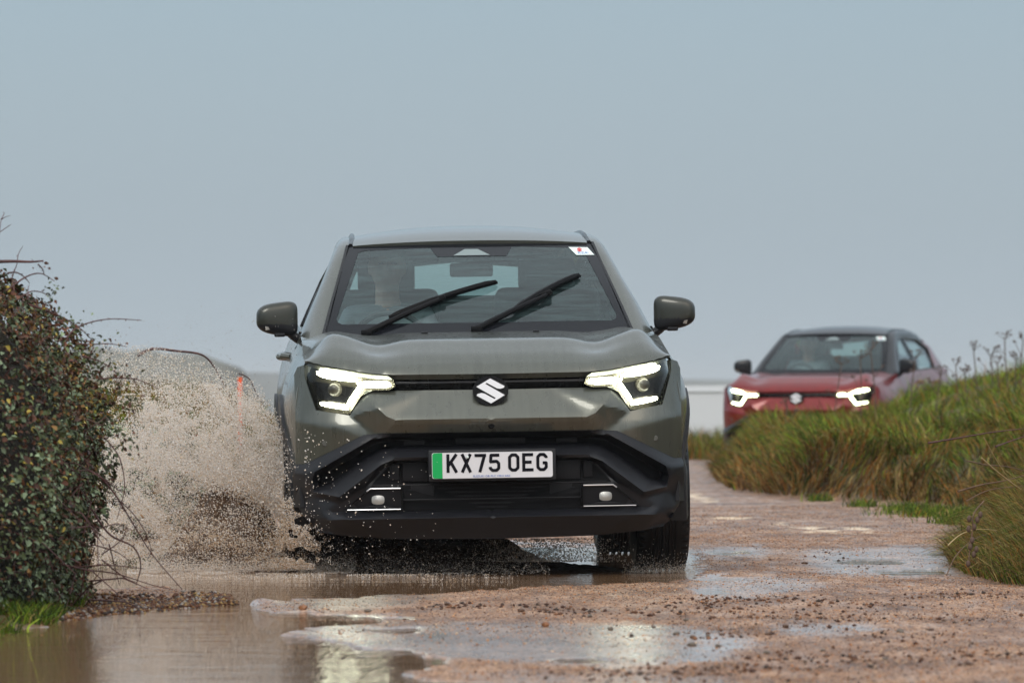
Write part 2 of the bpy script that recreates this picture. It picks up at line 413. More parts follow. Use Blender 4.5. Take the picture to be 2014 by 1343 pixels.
# number-plate glyphs, 50 x 79 mm, 14 mm stroke (coordinates are stroke centre lines)
A0, A1, T0, T1 = 7, 43, 7, 72
GL = {'K': [([(7, 0), (7, 79)],), ([(44, 79), (7, 28)],), ([(20, 44), (44, 0)],)],
      'X': [([(7, 79), (43, 0)],), ([(43, 79), (7, 0)],)],
      '7': [([(0, 72), (50, 72)],), ([(43, 79-6), (22, 0)],)],
      '5': [([(46, 72), (10, 72), (8, 44), (34, 46), (43, 37), (43, 16), (34, 7), (16, 7), (7, 15), (6, 22)],)],
      '0': [([(17, 7), (33, 7), (43, 17), (43, 62), (33, 72), (17, 72), (7, 62), (7, 17)], True)],
      'O': [([(17, 7), (33, 7), (43, 17), (43, 62), (33, 72), (17, 72), (7, 62), (7, 17)], True)],
      'E': [([(7, 0), (7, 79)],), ([(7, 72), (48, 72)],), ([(7, 40), (41, 40)],), ([(7, 7), (49, 7)],)],
      'G': [([(43, 58), (43, 62), (33, 72), (17, 72), (7, 62), (7, 17), (17, 7), (33, 7), (43, 17), (43, 36), (28, 36)],)]}
def plate_text(s):
    V, F = [], []; x = 0
    for ch in s:
        if ch == ' ': x += 33-11; continue
        polys = []
        for g in GL[ch]: polys += stroke(g[0], 13.2, len(g) > 1)
        v, f = flat_union(polys); V, F = join((V, F), ([(a+x, b, 0) for a, b in v], f)); x += 61
    return V, F, x-11
SL = [(10, 497), (125, 430), (243, 495), (236, 509), (205, 517), (178, 512), (96, 466), (84, 474), (244, 569), (129, 636), (11, 571), (18, 557), (49, 549), (76, 554), (158, 600), (170, 592)]

def wheel(parent, x, y, side, steer=0):
    r = .350; hw = .1125
    e = bpy.data.objects.new('wheel', None); COL.objects.link(e); e.parent = parent; e.location = (x, y, r-.024); e.rotation_euler = (.3*side, 0, steer)
    e.empty_display_size = .1
    prof = [(-hw+.02, .235), (-hw, .27), (-hw-.004, .31), (-hw+.012, .338), (-hw+.03, .347)]
    for g in (-.045, -.015, .015, .045): prof += [(g-.010, .350), (g-.009, .350), (g-.0055, .341), (g+.0055, .341), (g+.009, .350)]
    prof += [(hw-.03, .347), (hw-.012, .338), (hw+.004, .31), (hw, .27), (hw-.02, .235)]
    ty = lathe(prof, 64, 'x', closed=True); lugs = []
    for k in range(56):
        t = 2*math.pi*k/56
        for s2 in (-1, 1):
            lugs.append(box((0, 0, 0), (.03, .016, .008)))
            v, f = lugs[-1]; c, s_ = math.cos(t), math.sin(t)
            lugs[-1] = ([(p[0]+s2*.092, p[1]*c+(p[2]+.347)*s_*0+(-(p[2]+.345)*s_), p[1]*s_+(p[2]+.345)*c) for p in v], f)
    build('tyre', join(ty, *lugs), M['tyre'], e)
    rm = lathe([(-hw+.02, .24), (-.02*side, .225), (side*.06, .225), (side*(hw-.012), .24), (side*(hw-.012), .228), (side*.05, .205), (side*.04, .0)], 48)
    sp_ = []
    for k in range(5):
        t = 2*math.pi*k/5
        for q in (-.11, .11): sp_.append(tube([(side*.092, .05*math.cos(t), .05*math.sin(t)), (side*.102, .15*math.cos(t+q*.8), .15*math.sin(t+q*.8)), (side*.096, .225*math.cos(t+q), .225*math.sin(t+q))], [.02, .016, .014], 6))
    sp_.append(lathe([(side*.07, .0001), (side*.115, .0001), (side*.115, .04), (side*.10, .055), (side*.06, .055)], 24))
    build('rim', join(rm, *sp_), M['rim'], e)
    return e

def build_car(name):
    root = empty(name); P = M['paint']
    par = lambda n, vf, m, p=root, **k: build(n, vf, m, p, **k)
    # --- nose
    ub = par('front_bumper', patch(BP, up_fn, 6, [s for s in UP.segs if all(inside(np.array([q]), BP)[0] and q[0] > 2 for q in s)], (0, .03, 0), mirror=True), P, angle=24)
    lb = par('lower_bumper', patch(LP, lo_fn, 5, [s for s in LO.segs if all(inside(np.array([q]), LP)[0] and q[0] > 2 for q in s)], (0, .05, 0), mirror=True), M['plastic'], angle=40)
    gr = par('upper_grille', patch([(0, 737.5), (190, 738), (181, 763), (0, 764)], lambda u, v: front(u, v, .098+.02*abs(v-750)/13), 6, (), (0, .02, 0), mirror=True), M['gloss'])
    # hexagonal badge with the S-shaped emblem
    hx = smoothpoly([(-40, 767), (-19, 739.5), (19, 739.5), (40, 767), (19, 797.5), (-19, 797.5)], 1)
    bd = par('badge', patch(hx, lambda u, v: front(u, v, .040), 6, (), (0, .06, 0)), M['gloss'])
    par('emblem', patch([((x-127)/4.198, 768.5+(y-533)/4.198) for x, y in SL], lambda u, v: front(u, v, .032), 4, (), (0, .008, 0)), M['emblem'], bd)
    def rod(pts, r, d, mat, nm, p=root, n=8): return par(nm, tube([front(u, v, d) for u, v in pts], r, n), mat, p)
    # grille bars, mesh blocks
    par('grille_bar', tube([front(u, 951, .045) for u in range(-236, 237, 16)], .0035, 6), M['mesh'])
    par('grille_bar', tube([front(u, 980, .05) for u in range(-176, 177, 16)], .0035, 6), M['mesh'])
    blk = []
    for s in (-1, 1):
        blk.append(box(front(s*136, 978, .09), (.10, .03, .125), .006)); 
        for v in (962, 974, 986, 996): blk.append(box(front(s*168, v, .08), (.055, .02, .012), .003))
        blk.append(box(front(s*150, 925, .085), (.11, .03, .085), .005)); blk.append(box(front(s*190, 925, .08), (.04, .03, .07), .005))
    for v in (958, 966, 974, 988, 996): blk.append(box(front(0, v, .10), (.47, .02, .006), .002))
    par('grille_panel', join(*blk), M['mesh'])
    par('upper_slot', join(box(front(150, 868, .135), (.09, .02, .022), .004), box(front(-150, 868, .135), (.09, .02, .022), .004), box(front(0, 866, .14), (.30, .02, .026), .003)), M['mesh'])
    par('intake_recess_shade', patch([(0, 859), (194, 864), (226, 869), (332, 931.5), (336, 944), (328, 947), (313, 941), (244, 890), (218, 878), (190, 874), (0, 874)], lambda u, v: front(u, v, LO(u, v)-.012), 6, (), (0, .004, 0), mirror=True), M['deep'])  # blacker skin over the recess floor, paints in the shade of the intake
    par('grille_recess_shade', patch([(0, 908), (190, 908), (204, 916), (226, 938), (236, 950), (176, 953), (174, 1001), (0, 1002)], lambda u, v: front(u, v, LO(u, v)-.006), 7, (), (0, .004, 0), mirror=True), M['deep'])  # shade of the lower opening, put in as a blacker panel behind the bars
    par('light_block', box((0, .33, .58), (1.45, .12, .62), .02), M['deep'])  # added black box behind the openings, blocks light through the nose
    # number plate
    pc = front(0, 914, -.022); tilt = Matrix.Rotation(R(-3), 3, 'X')
    def onplate(v, dy): return [(p[0]/1000+pc[0], pc[1]-dy, p[1]/1000+pc[2]) for p in v]
    rr = lambda x0, x1, y0, y1, r: [(x0+r-r*math.cos(a), y0+r-r*math.sin(a)) for a in (0, .5, 1.07, 1.57)]+[(x1-r+r*math.sin(a), y0+r-r*math.cos(a)) for a in (0, .5, 1.07, 1.57)]+[(x1-r+r*math.cos(a), y1-r+r*math.sin(a)) for a in (0, .5, 1.07, 1.57)]+[(x0+r-r*math.sin(a), y1-r+r*math.cos(a)) for a in (0, .5, 1.07, 1.57)]
    pf = lambda dy: (lambda x, z: (pc[0]+x/1000, pc[1]-dy, pc[2]+z/1000))
    npl = par('number_plate', patch(rr(-260, 260, -55.5, 55.5, 9), pf(0), 60, (), (0, .006, 0)), M['plate'])
    par('plate_holder', box((pc[0], pc[1]+.032, pc[2]), (.55, .044, .135), .006), M['plastic'])
    par('green_band', patch([(-260+2, -47), (-252, -54), (-215, -55), (-215, 55), (-252, 54), (-258, 47)], pf(.0012), 60), M['green'], npl)
    v, f, wd = plate_text('KX75 OEG'); k = 437/wd
    par('registration_number', ([(pc[0]+(-198+x*k)/1000, pc[1]-.0016, pc[2]+(-30+y)/1000) for x, y, z in v], f), M['ink'], npl, flat=True)
    v, f = text_mesh('SUZUKI GB PLC MK4 4AE', 12)
    par('maker_text', ([(pc[0]+(-4+x*1.2)/1000, pc[1]-.0018, pc[2]+(y-51)/1000) for x, y, z in v], f), M['blue'], npl, flat=True)
    par('plate_screw', lathe([(0, .0), (-.004, .0), (-.004, .004), (0, .006)], 12), M['white'], npl)
    sc_ = bpy.context.scene.objects[-1] if False else [o for o in npl.children if o.name.startswith('plate_screw')][0]
    sc_.rotation_euler = (0, 0, R(90)); sc_.location = (pc[0]-.107, pc[1]-.006, pc[2]+.036)
    # bonnet
    ol = [(x, yf(x)) for x in np.linspace(0, .795, 22)]+[(.800, .45), (.800, .9), (.797, 1.30), (.70, 1.19), (.5, 1.125), (.25, 1.08), (0, 1.065)]
    par('bonnet', patch(ol, bonfn, .022, [((0.0, yf(0)+.012), (.0, yf(0)+.0121))][:0], lambda p: (0, .02, -.022), mirror=True), P, angle=50)
    par('cowl', patch([(0, 1.03), (.73, 1.16), (.76, 1.34), (.70, 1.27), (0, 1.16)], lambda x, y: (x, y, 1.030), .08, mirror=True), M['plastic'])
    # washer jets / dark slots at the rear edge of the bonnet
    for s in (-1, 1): par('washer_jet', box((s*.25, .98, bonz(.25, .98)+.004), (.03, .02, .008), .003), M['plastic'])
    for s in (-1, 1):
        mm = (lambda vf: vf) if s > 0 else mirx
        # headlight: bowl, bars, projector, cover
        hl = par('headlight', mm(patch(LAMP, lambda u, v: front(u, v, .135), 9, (), lambda p: (0, -.07, 0))), M['reflector'])
        bars = [[(340, 717.5), (288, 725), (266, 738), (256, 744), (262, 749), (300, 745), (338, 734)],
                [(263, 745), (200, 744.5), (193, 752), (195, 761), (252, 760), (262, 752)],
                [(258, 750), (262, 756), (284, 795), (277, 804), (251, 760)],
                [(281, 792), (300, 787), (331, 782), (334, 786), (331, 793), (281, 804), (276, 803)]]
        for b in bars:
            cx_ = sum(p[0] for p in b)/len(b); cy_ = sum(p[1] for p in b)/len(b); b = [(cx_+(p[0]-cx_)*.97, cy_+(p[1]-cy_)*.80) for p in b]
            par('light_bar', mm(patch(smoothpoly(b, 1), lambda u, v: front(u, v, .076), 8, (), (0, .014, 0))), M['led'], hl)
        c = front(303, 761, .10)
        par('projector', ([(c[0]*1+p[1], c[1]-p[0], c[2]+p[2]) for p in lathe([(.0, .031), (.010, .029), (.020, .022), (.026, .012), (.028, .0001)], 28)[0]] if s > 0 else [(-c[0]+p[1], c[1]-p[0], c[2]+p[2]) for p in lathe([(.0, .031), (.010, .029), (.020, .022), (.026, .012), (.028, .0001)], 28)[0]], lathe([(.0, .031), (.010, .029), (.020, .022), (.026, .012), (.028, .0001)], 28)[1]), M['projector'], hl)
        par('lamp_trim', mm(join(patch([(352, 726), (357, 735), (346, 772), (336, 797), (328, 799), (338, 770), (343, 745)], lambda u, v: front(u, v, .085), 8, (), (0, .03, 0)),
                                 patch([(262, 758), (344, 744), (336, 778), (284, 789)], lambda u, v: front(u, v, .118), 9, (), (0, .01, 0)))), M['gloss'], hl)
        par('lens_cover', mm(patch(LAMP, lambda u, v: front(u, v, .058+.02*sstep(720-v, -20, 15)), 9)), M['cover'], hl)
        # fog lamp surround
        fl = par('fog_lamp', mm(patch(smoothpoly([(176, 955), (241, 955), (289, 1000), (176, 1000)], 0), lambda u, v: front(u, v, .042+.012*(999-v)/44*-1+.012), 7, (), (0, .04, 0))), M['mesh'])
        par('chrome_strip', mm(join(tube([front(u, v, .034) for u, v in ((180, 957), (239, 957), (246, 962))], .0036, 8), tube([front(u, v, .034) for u, v in ((180, 998), (230, 998), (284, 998))], .0030, 8))), M['chrome'], fl)
        par('surround_edge', mm(tube([front(u, v, .036) for u, v in ((246, 962), (288, 998))], .0025, 6)), M['gloss'], fl)
        par('surround_edge', mm(tube([front(u, v, .036) for u, v in ((178, 957), (177, 998))], .004, 6)), M['gloss'], fl)
        q = smoothpoly([(213, 970), (235, 970), (237, 979), (235, 988), (213, 988), (211, 979)], 2)
        par('fog_lens', mm(patch(q, lambda u, v: front(u, v, .028+((u-224)**2+(v-979)**2)*.00008), 3, (), (0, .03, 0))), M['foglens'], fl)
        par('surround_fin', mm(patch([(195, 994), (222, 988), (262, 994)], lambda u, v: front(u, v, .034), 8, (), (0, .01, 0))), M['plastic'], fl)
        # parking sensors
        c = front(325, 867, UP(325, 867)); v_, f_ = lathe([(.012, .0125), (-.001, .0125), (-.003, .010), (-.003, .0001)], 20)
        par('parking_sensor', ([(s*c[0]+p[1], c[1]+p[0], c[2]+p[2]) for p in v_], f_), M['sensor'])
        # wings, doors, quarters
        def side(yz, step, off=0, rim=(-.03, 0, 0), edges=()):
            return mm(patch(yz, lambda y, z: (W(y, z)+off, y, z), step, edges, rim))
        def arc(cy, r, a0, a1, n=22): return [(cy+r*math.cos(R(a0+(a1-a0)*i/n)), .338+r*math.sin(R(a0+(a1-a0)*i/n))) for i in range(n+1)]
        par('front_wing', side([(.272, .46)]+[(y, belt(y)) for y in (.272, .35, .45, .6, .8, 1.0, 1.2, 1.32)]+[(1.32, .46)]+arc(.82, .44, 16, 164), .04), P)
        par('front_door', side([(1.33, .46), (1.33, belt(1.33)), (1.6, belt(1.6)), (2.0, belt(2)), (2.50, belt(2.5)), (2.50, .46)], .06), P)
        par('rear_door', side([(2.51, .46), (2.51, belt(2.51)), (3.0, belt(3)), (3.38, belt(3.38)), (3.38, .80), (3.10, .60), (3.05, .46)], .06), P)
        par('rear_quarter', side([(3.39, .80), (3.39, belt(3.39)), (3.8, belt(3.8)), (4.19, belt(4.19)), (4.19, .46), (3.98, .46)]+arc(3.52, .44, 14, 107), .05), P)
        for yy in (2.36, 3.16): par('door_handle', mm(tube([(W(yy, .97)-.005, yy-.11, .965), (W(yy, .97)+.03, yy-.08, .97), (W(yy, .97)+.032, yy+.06, .975), (W(yy, .97)-.005, yy+.09, .975)], [.014, .016, .016, .012], 8)), P)
        def ring(cy, a0, a1):
            o, i = arc(cy, .455, a0, a1), arc(cy, .375, a1, a0); return o+i
        par('arch_trim', side(ring(.82, -20, 196), .04, .012, (-.07, 0, 0)), M['plastic'])
        par('arch_trim', side(ring(3.52, -20, 198), .04, .012, (-.07, 0, 0)), M['plastic'])
        par('sill', side([(1.22, .24), (1.26, .47), (3.10, .47), (3.14, .24)], .07, .004, (-.1, 0, -.02)), M['plastic'])
        par('corner_trim', side([(.262, .30), (.262, .475), (.44, .475), (.40, .30)], .04, .004, (-.05, 0, 0)), M['plastic'])
        [par('arch_liner', mm(half_lathe([(.86, .40), (.55, .40), (.55, .05)], 24, c=(0, q_, .35))), M['deep']) for q_ in (.82, 3.52)]
        # pillar and roof rail, one strip of shaped section from cowl to tail
        I = [(.715, 1.13, .985), (.695, 1.245, 1.050), (.66, 1.44, 1.165), (.625, 1.64, 1.275), (.59, 1.84, 1.385), (.567, 1.985, 1.466), (.556, 2.15, 1.505), (.552, 2.4, 1.525), (.55, 2.9, 1.527), (.54, 3.4, 1.50), (.50, 3.9, 1.42)]
        O = [(.830, 1.33, .995), (.800, 1.50, 1.068), (.752, 1.62, 1.175), (.708, 1.78, 1.265), (.668, 1.96, 1.355), (.640, 2.11, 1.415), (.625, 2.25, 1.435), (.620, 2.5, 1.445), (.62, 2.95, 1.445), (.62, 3.35, 1.41), (.64, 3.75, 1.27)]
        V_, F_ = [], []; m_ = 7
        for (i_, o_) in zip(I, O):
            i_ = Vector(i_); o_ = Vector(o_); nrm = Vector((.55, -.35, .75))
            for j in range(m_):
                t = j/(m_-1); p = i_.lerp(o_, t)+nrm*.034*math.sin(math.pi*t)**.8; V_.append(tuple(p))
            V_.append(tuple(o_+Vector((-.05, 0, -.01)))); V_.append(tuple(i_+Vector((0, .02, -.04))))
        k_ = m_+2
        for a in range(len(I)-1):
            for j in range(k_): F_.append((a*k_+j, a*k_+(j+1) % k_, (a+1)*k_+(j+1) % k_, (a+1)*k_+j))
        par('roof_pillar', mm((V_, F_)), M['paint'], angle=60)
        par('roof_moulding', mm(join(tube([(x-.012, y-.004, z+.006) for x, y, z in I[5:]], .013, 6), tube([(x+.003, y-.008, z+.004) for x, y, z in I[1:6]], .0105, 6))), M['gloss'])
        # side windows
        gf = lambda y, z: (G(z)-.015, y, z)
        par('side_window', mm(patch([(1.56, belt(1.56)-.01), (2.13, 1.41), (2.50, 1.44), (2.50, belt(2.5)-.01)], gf, .08)), M['sideglass'])
        par('side_window', mm(patch([(2.57, belt(2.57)-.01), (2.57, 1.44), (3.2, 1.425), (3.52, 1.33), (3.42, 1.11)], gf, .08)), M['sideglass'])
        par('window_frame', mm(join(tube([(G(z)-.003, y, z) for y, z in ((1.50, 1.07), (1.8, 1.255), (2.13, 1.415), (2.5, 1.445), (3.2, 1.43), (3.53, 1.335), (3.43, 1.12))], .012, 6),
                                    tube([(.80, y, belt(y)+.002) for y in (1.45, 2.0, 2.6, 3.2, 3.44)], .010, 6),
                                    patch([(2.49, 1.09), (2.49, 1.445), (2.58, 1.445), (2.58, 1.09)], lambda y, z: (G(z)-.002, y, z), .06, (), (-.05, 0, 0)))), M['gloss'])
        par('rear_pillar', mm(patch([(3.44, 1.11), (3.54, 1.33), (3.36, 1.41), (3.75, 1.37), (3.95, 1.30), (4.18, 1.12)], lambda y, z: (G(z)-.06*sstep(y, 3.6, 4.2)+.002, y, z), .06, (), (-.05, 0, 0))), M['paint'])
        # door mirror
        c = Vector((s*.906, 1.42, 1.134)); bm = bmesh.new(); bmesh.ops.create_icosphere(bm, subdivisions=4, radius=1)
        for v in bm.verts:
            d = v.co.normalized(); p = (abs(d.x)**4+abs(d.y)**3+abs(d.z)**4)**(-1/3.7); x, y, z = d.x*p, d.y*p, d.z*p
            hz = .074*(1-.13*max(0, x*s)**2)+.004*(-x*s)
            v.co = Vector((x*.094, y*.062*(1+.25*x*s) if y < 0 else y*.05, z*hz+.006*(-x*s)*(z > 0)-.010*x*s*(z < 0)*-1))+c
        up = [tuple(v.co) for v in bm.verts]; fc = [[v.index for v in f.verts] for f in bm.faces]; bm.free()
        zc = c.z-.026; upf = [f for f in fc if sum(up[i][2] for i in f)/3 > zc]; lof = [f for f in fc if sum(up[i][2] for i in f)/3 <= zc]
        dm = par('door_mirror', (up, upf), M['mirror_paint'], root, angle=60)
        par('mirror_base', join((up, lof), tube([(s*.862, 1.415, 1.085), (s*.835, 1.42, 1.058), (s*.80, 1.43, 1.033), (s*.775, 1.45, 1.018)], [.022, .021, .022, .03], 8),
                                box((s*.895, 1.40, 1.062), (.05, .05, .022), .008)), M['plastic'], dm)
        par('mirror_indicator', mm(patch([(.945, 1.096), (.992, 1.108), (.990, 1.092), (.955, 1.082), (.940, 1.084)], lambda x, z: (x, 1.352+.045*sstep(x, .95, 1.0)+.012*sstep(1.1-z, 0, .02), z), .01, (), (0, .02, 0))), M['indicator'], dm)
        par('mirror_glass', box((s*.908, 1.462, 1.135), (.15, .006, .10), .02), M['chrome'], dm)
        par('mud_flap', box((s*.775, 1.26, .22), (.20, .012, .18), .004), M['deep'])
    par('camera_lens', ([(p[1], front(0, 837, UP(0, 837))[1]+p[0], front(0, 837, .02)[2]+p[2]) for p in lathe([(.01, .0135), (-.004, .0135), (-.007, .009), (-.002, .0001)], 20)[0]], lathe([(.01, .0135), (-.004, .0135), (-.007, .009), (-.002, .0001)], 20)[1]), M['deep'])
    # roof, glass, tail
    par('roof', patch([(x, 1.895+.22*x*x) for x in np.linspace(0, .545, 9)]+[(.542, 2.6), (.535, 3.2), (.50, 3.85), (0, 3.95)], lambda x, y: (x, y, Zr(x, y)), .05, (), lambda p: (0, .01, -.03), mirror=True), M['roofpaint'], angle=60)
    par('windscreen', patch([(0, 1.038), (.69, 1.045), (.565, 1.470), (.3, 1.482), (0, 1.486)], lambda x, z: glass(x, z), .06, mirror=True), M['screen'])
    par('windscreen_border', patch([(0, 1.030), (.692, 1.040), (.567, 1.472), (.3, 1.485), (0, 1.489), (0, 1.413), (.16, 1.413), (.19, 1.457), (.49, 1.450), (.522, 1.438), (.637, 1.130), (.632, 1.112), (.612, 1.102), (.4, 1.102), (0, 1.100)],
                                   lambda x, z: glass(x, z, -.003), .03, mirror=True), M['frit'])
    par('camera_window', patch([(-.085, 1.418), (.085, 1.418), (.03, 1.448), (-.03, 1.448)], lambda x, z: glass(x, z, -.006), .04), M['white_dim'])
    stk = par('windscreen_sticker', patch([(.455, 1.452), (.545, 1.450), (.572, 1.413), (.487, 1.413)], lambda x, z: glass(x, z, -.007), .03), M['white'])
    par('sticker_emblem', patch([(.505+(x-127)/9500, 1.439-(y-533)/9500) for x, y in SL], lambda x, z: glass(x, z, -.009), .02), M['redink'], stk)
    v, f = text_mesh('SUZUKI', .015); par('sticker_text', ([glass(.52+x, 1.419+y, -.009) for x, y, z in v], f), M['blue'], stk, flat=True)
    par('tailgate', patch([(0, .40), (.78, .40), (.80, .8), (.74, 1.12), (0, 1.12)], lambda x, z: (x, 4.25-.25*(x/.8)**4-.05*abs(z-.8), z), .08, mirror=True), P)
    par('rear_window', patch([(0, 1.13), (.62, 1.13), (.50, 1.40), (0, 1.44)], lambda x, z: (x, 4.2-(z-1.13)*1.0-.1*x*x, z), .08, mirror=True), M['sideglass2'])
    par('rear_window_frame', join(*[mm_(patch([(.60, 1.11), (.70, 1.11), (.55, 1.44), (0, 1.475), (0, 1.43), (.49, 1.39)], lambda x, z: (x, 4.2-(z-1.13)*1.0-.1*x*x+.004, z), .06, (), (0, -.05, 0))) for mm_ in ((lambda a: a), mirx)]), P)
    par('rear_bumper', box((0, 4.15, .46), (1.60, .22, .36), .05), M['plastic'])
    par('underbody', join(box((0, 2.2, .25), (1.15, 3.9, .12), .03), box((0, 2.2, .46), (1.2, 3.6, .30), .03), box((0, .82, .30), (1.5, .10, .10), .03), box((0, 3.52, .32), (1.5, .12, .12), .03)), M['deep'])
    par('cabin_floor', box((0, 2.6, .55), (1.5, 2.7, .05), .01), M['deep'])
    # wipers
    def wip(arm, blade, mid):
        g = lambda q, o: glass(q[0], q[1], o)
        wp = par('wiper', join(tube([g(arm[0], -.02), g((arm[0][0]*.5+arm[1][0]*.5, arm[0][1]*.5+arm[1][1]*.5+.004), -.045), g(arm[1], -.05)], [.016, .013, .010], 8), box(g(arm[0], -.012), (.05, .04, .03), .01)), M['rubber'])
        bl = [g((blade[0][0]+(blade[1][0]-blade[0][0])*t, blade[0][1]+(blade[1][1]-blade[0][1])*t+.010*math.sin(math.pi*t)), -.010) for t in np.linspace(0, 1, 12)]
        par('wiper_blade', join(tube(bl, .0045, 6), tube([(p[0], p[1]-.018, p[2]+.008) for p in bl], [.007]+[.014]*10+[.007], 6), tube([(p[0]+.006, p[1]-.010, p[2]+.002) for p in bl], .008, 6), box(g(mid, -.03), (.06, .05, .026), .008, rot=Matrix.Rotation(R(-22), 3, 'Y'))), M['rubber'], wp)
    wip(((-.505, 1.062), (-.17, 1.208)), ((-.40, 1.125), (.096, 1.283)), (-.17, 1.212))
    wip(((-.010, 1.070), (.32, 1.222)), ((.165, 1.150), (.482, 1.310)), (.32, 1.228))
    # interior
    for s in (-1, 1):
        st = par('front_seat', join(box((s*.38, 2.38, .98), (.50, .14, .60), .06, 4, Matrix.Rotation(R(-14), 3, 'X')), box((s*.38, 2.12, .70), (.50, .50, .14), .05, 3)), M['seat'], angle=60)
        par('headrest', box((s*.38, 2.44, 1.335), (.27, .10, .17), .045, 4), M['seat'], st, angle=60)
    par('rear_seat', join(box((0, 3.25, .98), (1.25, .14, .55), .05, 3, Matrix.Rotation(R(-12), 3, 'X')), box((0, 2.95, .72), (1.25, .5, .14), .05)), M['seat'], angle=60)
    par('dashboard', patch([(0, 1.28), (.70, 1.36), (.74, 1.70), (.45, 1.74), (0, 1.74)], lambda x, y: (x, y, 1.035+.02*sstep(y, 1.3, 1.6)-.02*abs(x)+(.035*math.exp(-((x+.38)/.17)**2) if y > 1.55 else 0)), .06, (), (0, 0, -.25), mirror=True), M['dash'])
    par('rear_view_mirror', box((.0, 1.86, 1.352), (.20, .03, .065), .014, 3), M['dash'])
    sw = [(-.38+.185*math.cos(t), 1.86+.05*math.sin(t), .985+.175*math.sin(t)) for t in np.linspace(0, 2*math.pi, 33)]
    par('steering_wheel', join(tube(sw, .014, 8, False), box((-.38, 1.87, .975), (.16, .05, .10), .03), tube([(-.55, 1.86, .985), (-.21, 1.86, .985)], .016, 6)), M['dash'])
    par('centre_console', box((0, 2.0, .72), (.22, .9, .25), .04), M['dash'])
    for x, y, sd in ((-.776, .82, -1), (.776, .82, 1), (-.776, 3.52, -1), (.776, 3.52, 1)): wheel(root, x, y, sd)
    return root
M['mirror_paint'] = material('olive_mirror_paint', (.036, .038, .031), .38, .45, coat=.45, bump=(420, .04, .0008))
M['white_dim'] = material('pale_sensor_window', (.20, .25, .25), .3)
M['sideglass2'] = glassmat('rear_glass', (.38, .50, .48), .02, 1.5)
car = build_car('car')
car.location = (-.078, 24.5, 0); car.rotation_euler = (0, R(-.92), R(2.74))
tag(car, 'olive green electric SUV driving through the puddle towards us, headlights on, wipers raised mid-sweep', 'car')
def copy_tree(o, parent=None, swap=None):
    c = o.copy(); COL.objects.link(c); c.parent = parent
    if swap and o.type == 'MESH':
        for s_ in c.material_slots:
            if s_.material and s_.material.name in swap: mt = swap[s_.material.name]; s_.link = 'OBJECT'; s_.material = mt
    for ch in list(o.children): copy_tree(ch, c, swap)
    return c
red = copy_tree(car, None, {'olive_metallic_paint': M['red'], 'olive_roof_paint': M['black_roof'], 'olive_mirror_paint': M['black_roof'], 'led_light_bar': M['led_far'], 'rear_glass': M['sideglass2']})
for ch in red.children:
    if ch.name.startswith('roof_pillar'):
        ch.material_slots[0].link = 'OBJECT'; ch.material_slots[0].material = M['black_roof']
for ch in list(red.children_recursive):
    pass
for nm in ('registration_number', 'maker_text', 'wiper_blade', 'wiper'):
    for ch in [c for c in red.children_recursive if c.name.split('.')[0] == nm]: bpy.data.objects.remove(ch)
red.location = (2.97, 59.6, -.09); red.rotation_euler = (0, R(-.3), R(-16))
tag(red, 'blurred red SUV with a black roof waiting behind the grassy bank, headlights glowing', 'car')
# ------------------------------------------------------------ terrain
def raster(polys, W_=504, H_=360, v0=1040, sx=4., sv=1.):
    gx, gy = np.meshgrid((np.arange(W_)+.5)*sx, v0+(np.arange(H_)+.5)*sv)
    P = np.stack([gx.ravel(), gy.ravel()], 1); m = np.zeros(len(P))
    for poly, val in polys: m[inside(P, poly)] = val
    return m.reshape(H_, W_)
def blur(a, rx, ry):
    for ax, r in ((1, rx), (0, ry)):
        if r < 1: continue
        k = np.ones(2*r+1)/(2*r+1)
        pad = [(0, 0), (0, 0)]; pad[ax] = (r, r); b = np.pad(a, pad, mode='edge')
        a = np.apply_along_axis(lambda q: np.convolve(q, k, 'valid'), ax, b)
    return a
def sample(img, u, v, v0=1040, sx=4., sv=1.):
    x = np.clip(u/sx-.5, 0, img.shape[1]-1.001); y = np.clip((v-v0)/sv-.5, 0, img.shape[0]-1.001)
    i = x.astype(int); j = y.astype(int); fx_ = x-i; fy = y-j
    return (img[j, i]*(1-fx_)+img[j, i+1]*fx_)*(1-fy)+(img[j+1, i]*(1-fx_)+img[j+1, i+1]*fx_)*fy
# outlines of standing water and of wet film on the road, surveyed on the ground seen from the camera
WATER = [([(-60, 1246), (60, 1234), (150, 1214), (260, 1200), (380, 1192), (470, 1187), (500, 1190), (560, 1203), (700, 1208), (830, 1212), (700, 1224), (600, 1232), (555, 1238), (548, 1245), (640, 1258), (700, 1270), (790, 1276), (860, 1292), (880, 1299), (830, 1310), (772, 1322), (800, 1330), (880, 1336), (1010, 1350), (1100, 1400), (-60, 1400)], 1.),
         ([(-60, 1160), (-60, 1090), (60, 1075), (260, 1072), (600, 1072), (1000, 1066), (1350, 1072), (1370, 1100), (1366, 1132), (1340, 1142), (1200, 1146), (1060, 1151), (860, 1163), (640, 1171), (520, 1180), (486, 1190), (420, 1172), (320, 1150)], 1.),
         ([(700, 1236), (800, 1231), (850, 1236), (780, 1242)], .9), ([(1085, 1296), (1170, 1291), (1200, 1297), (1120, 1301)], .9),
         ([(1360, 1156), (1430, 1154), (1440, 1166), (1380, 1170)], .8), ([(1380, 1132), (1480, 1133), (1470, 1141), (1380, 1142)], .8),
         ([(1700, 1118), (1850, 1114), (1880, 1126), (1760, 1130)], .75), ([(1620, 1098), (1760, 1094), (1800, 1104), (1680, 1110)], .6),
         ([(1800, 1083), (1900, 1080), (1910, 1090), (1820, 1094)], .7), ([(1390, 1080), (1490, 1080), (1480, 1089), (1400, 1090)], .8)]
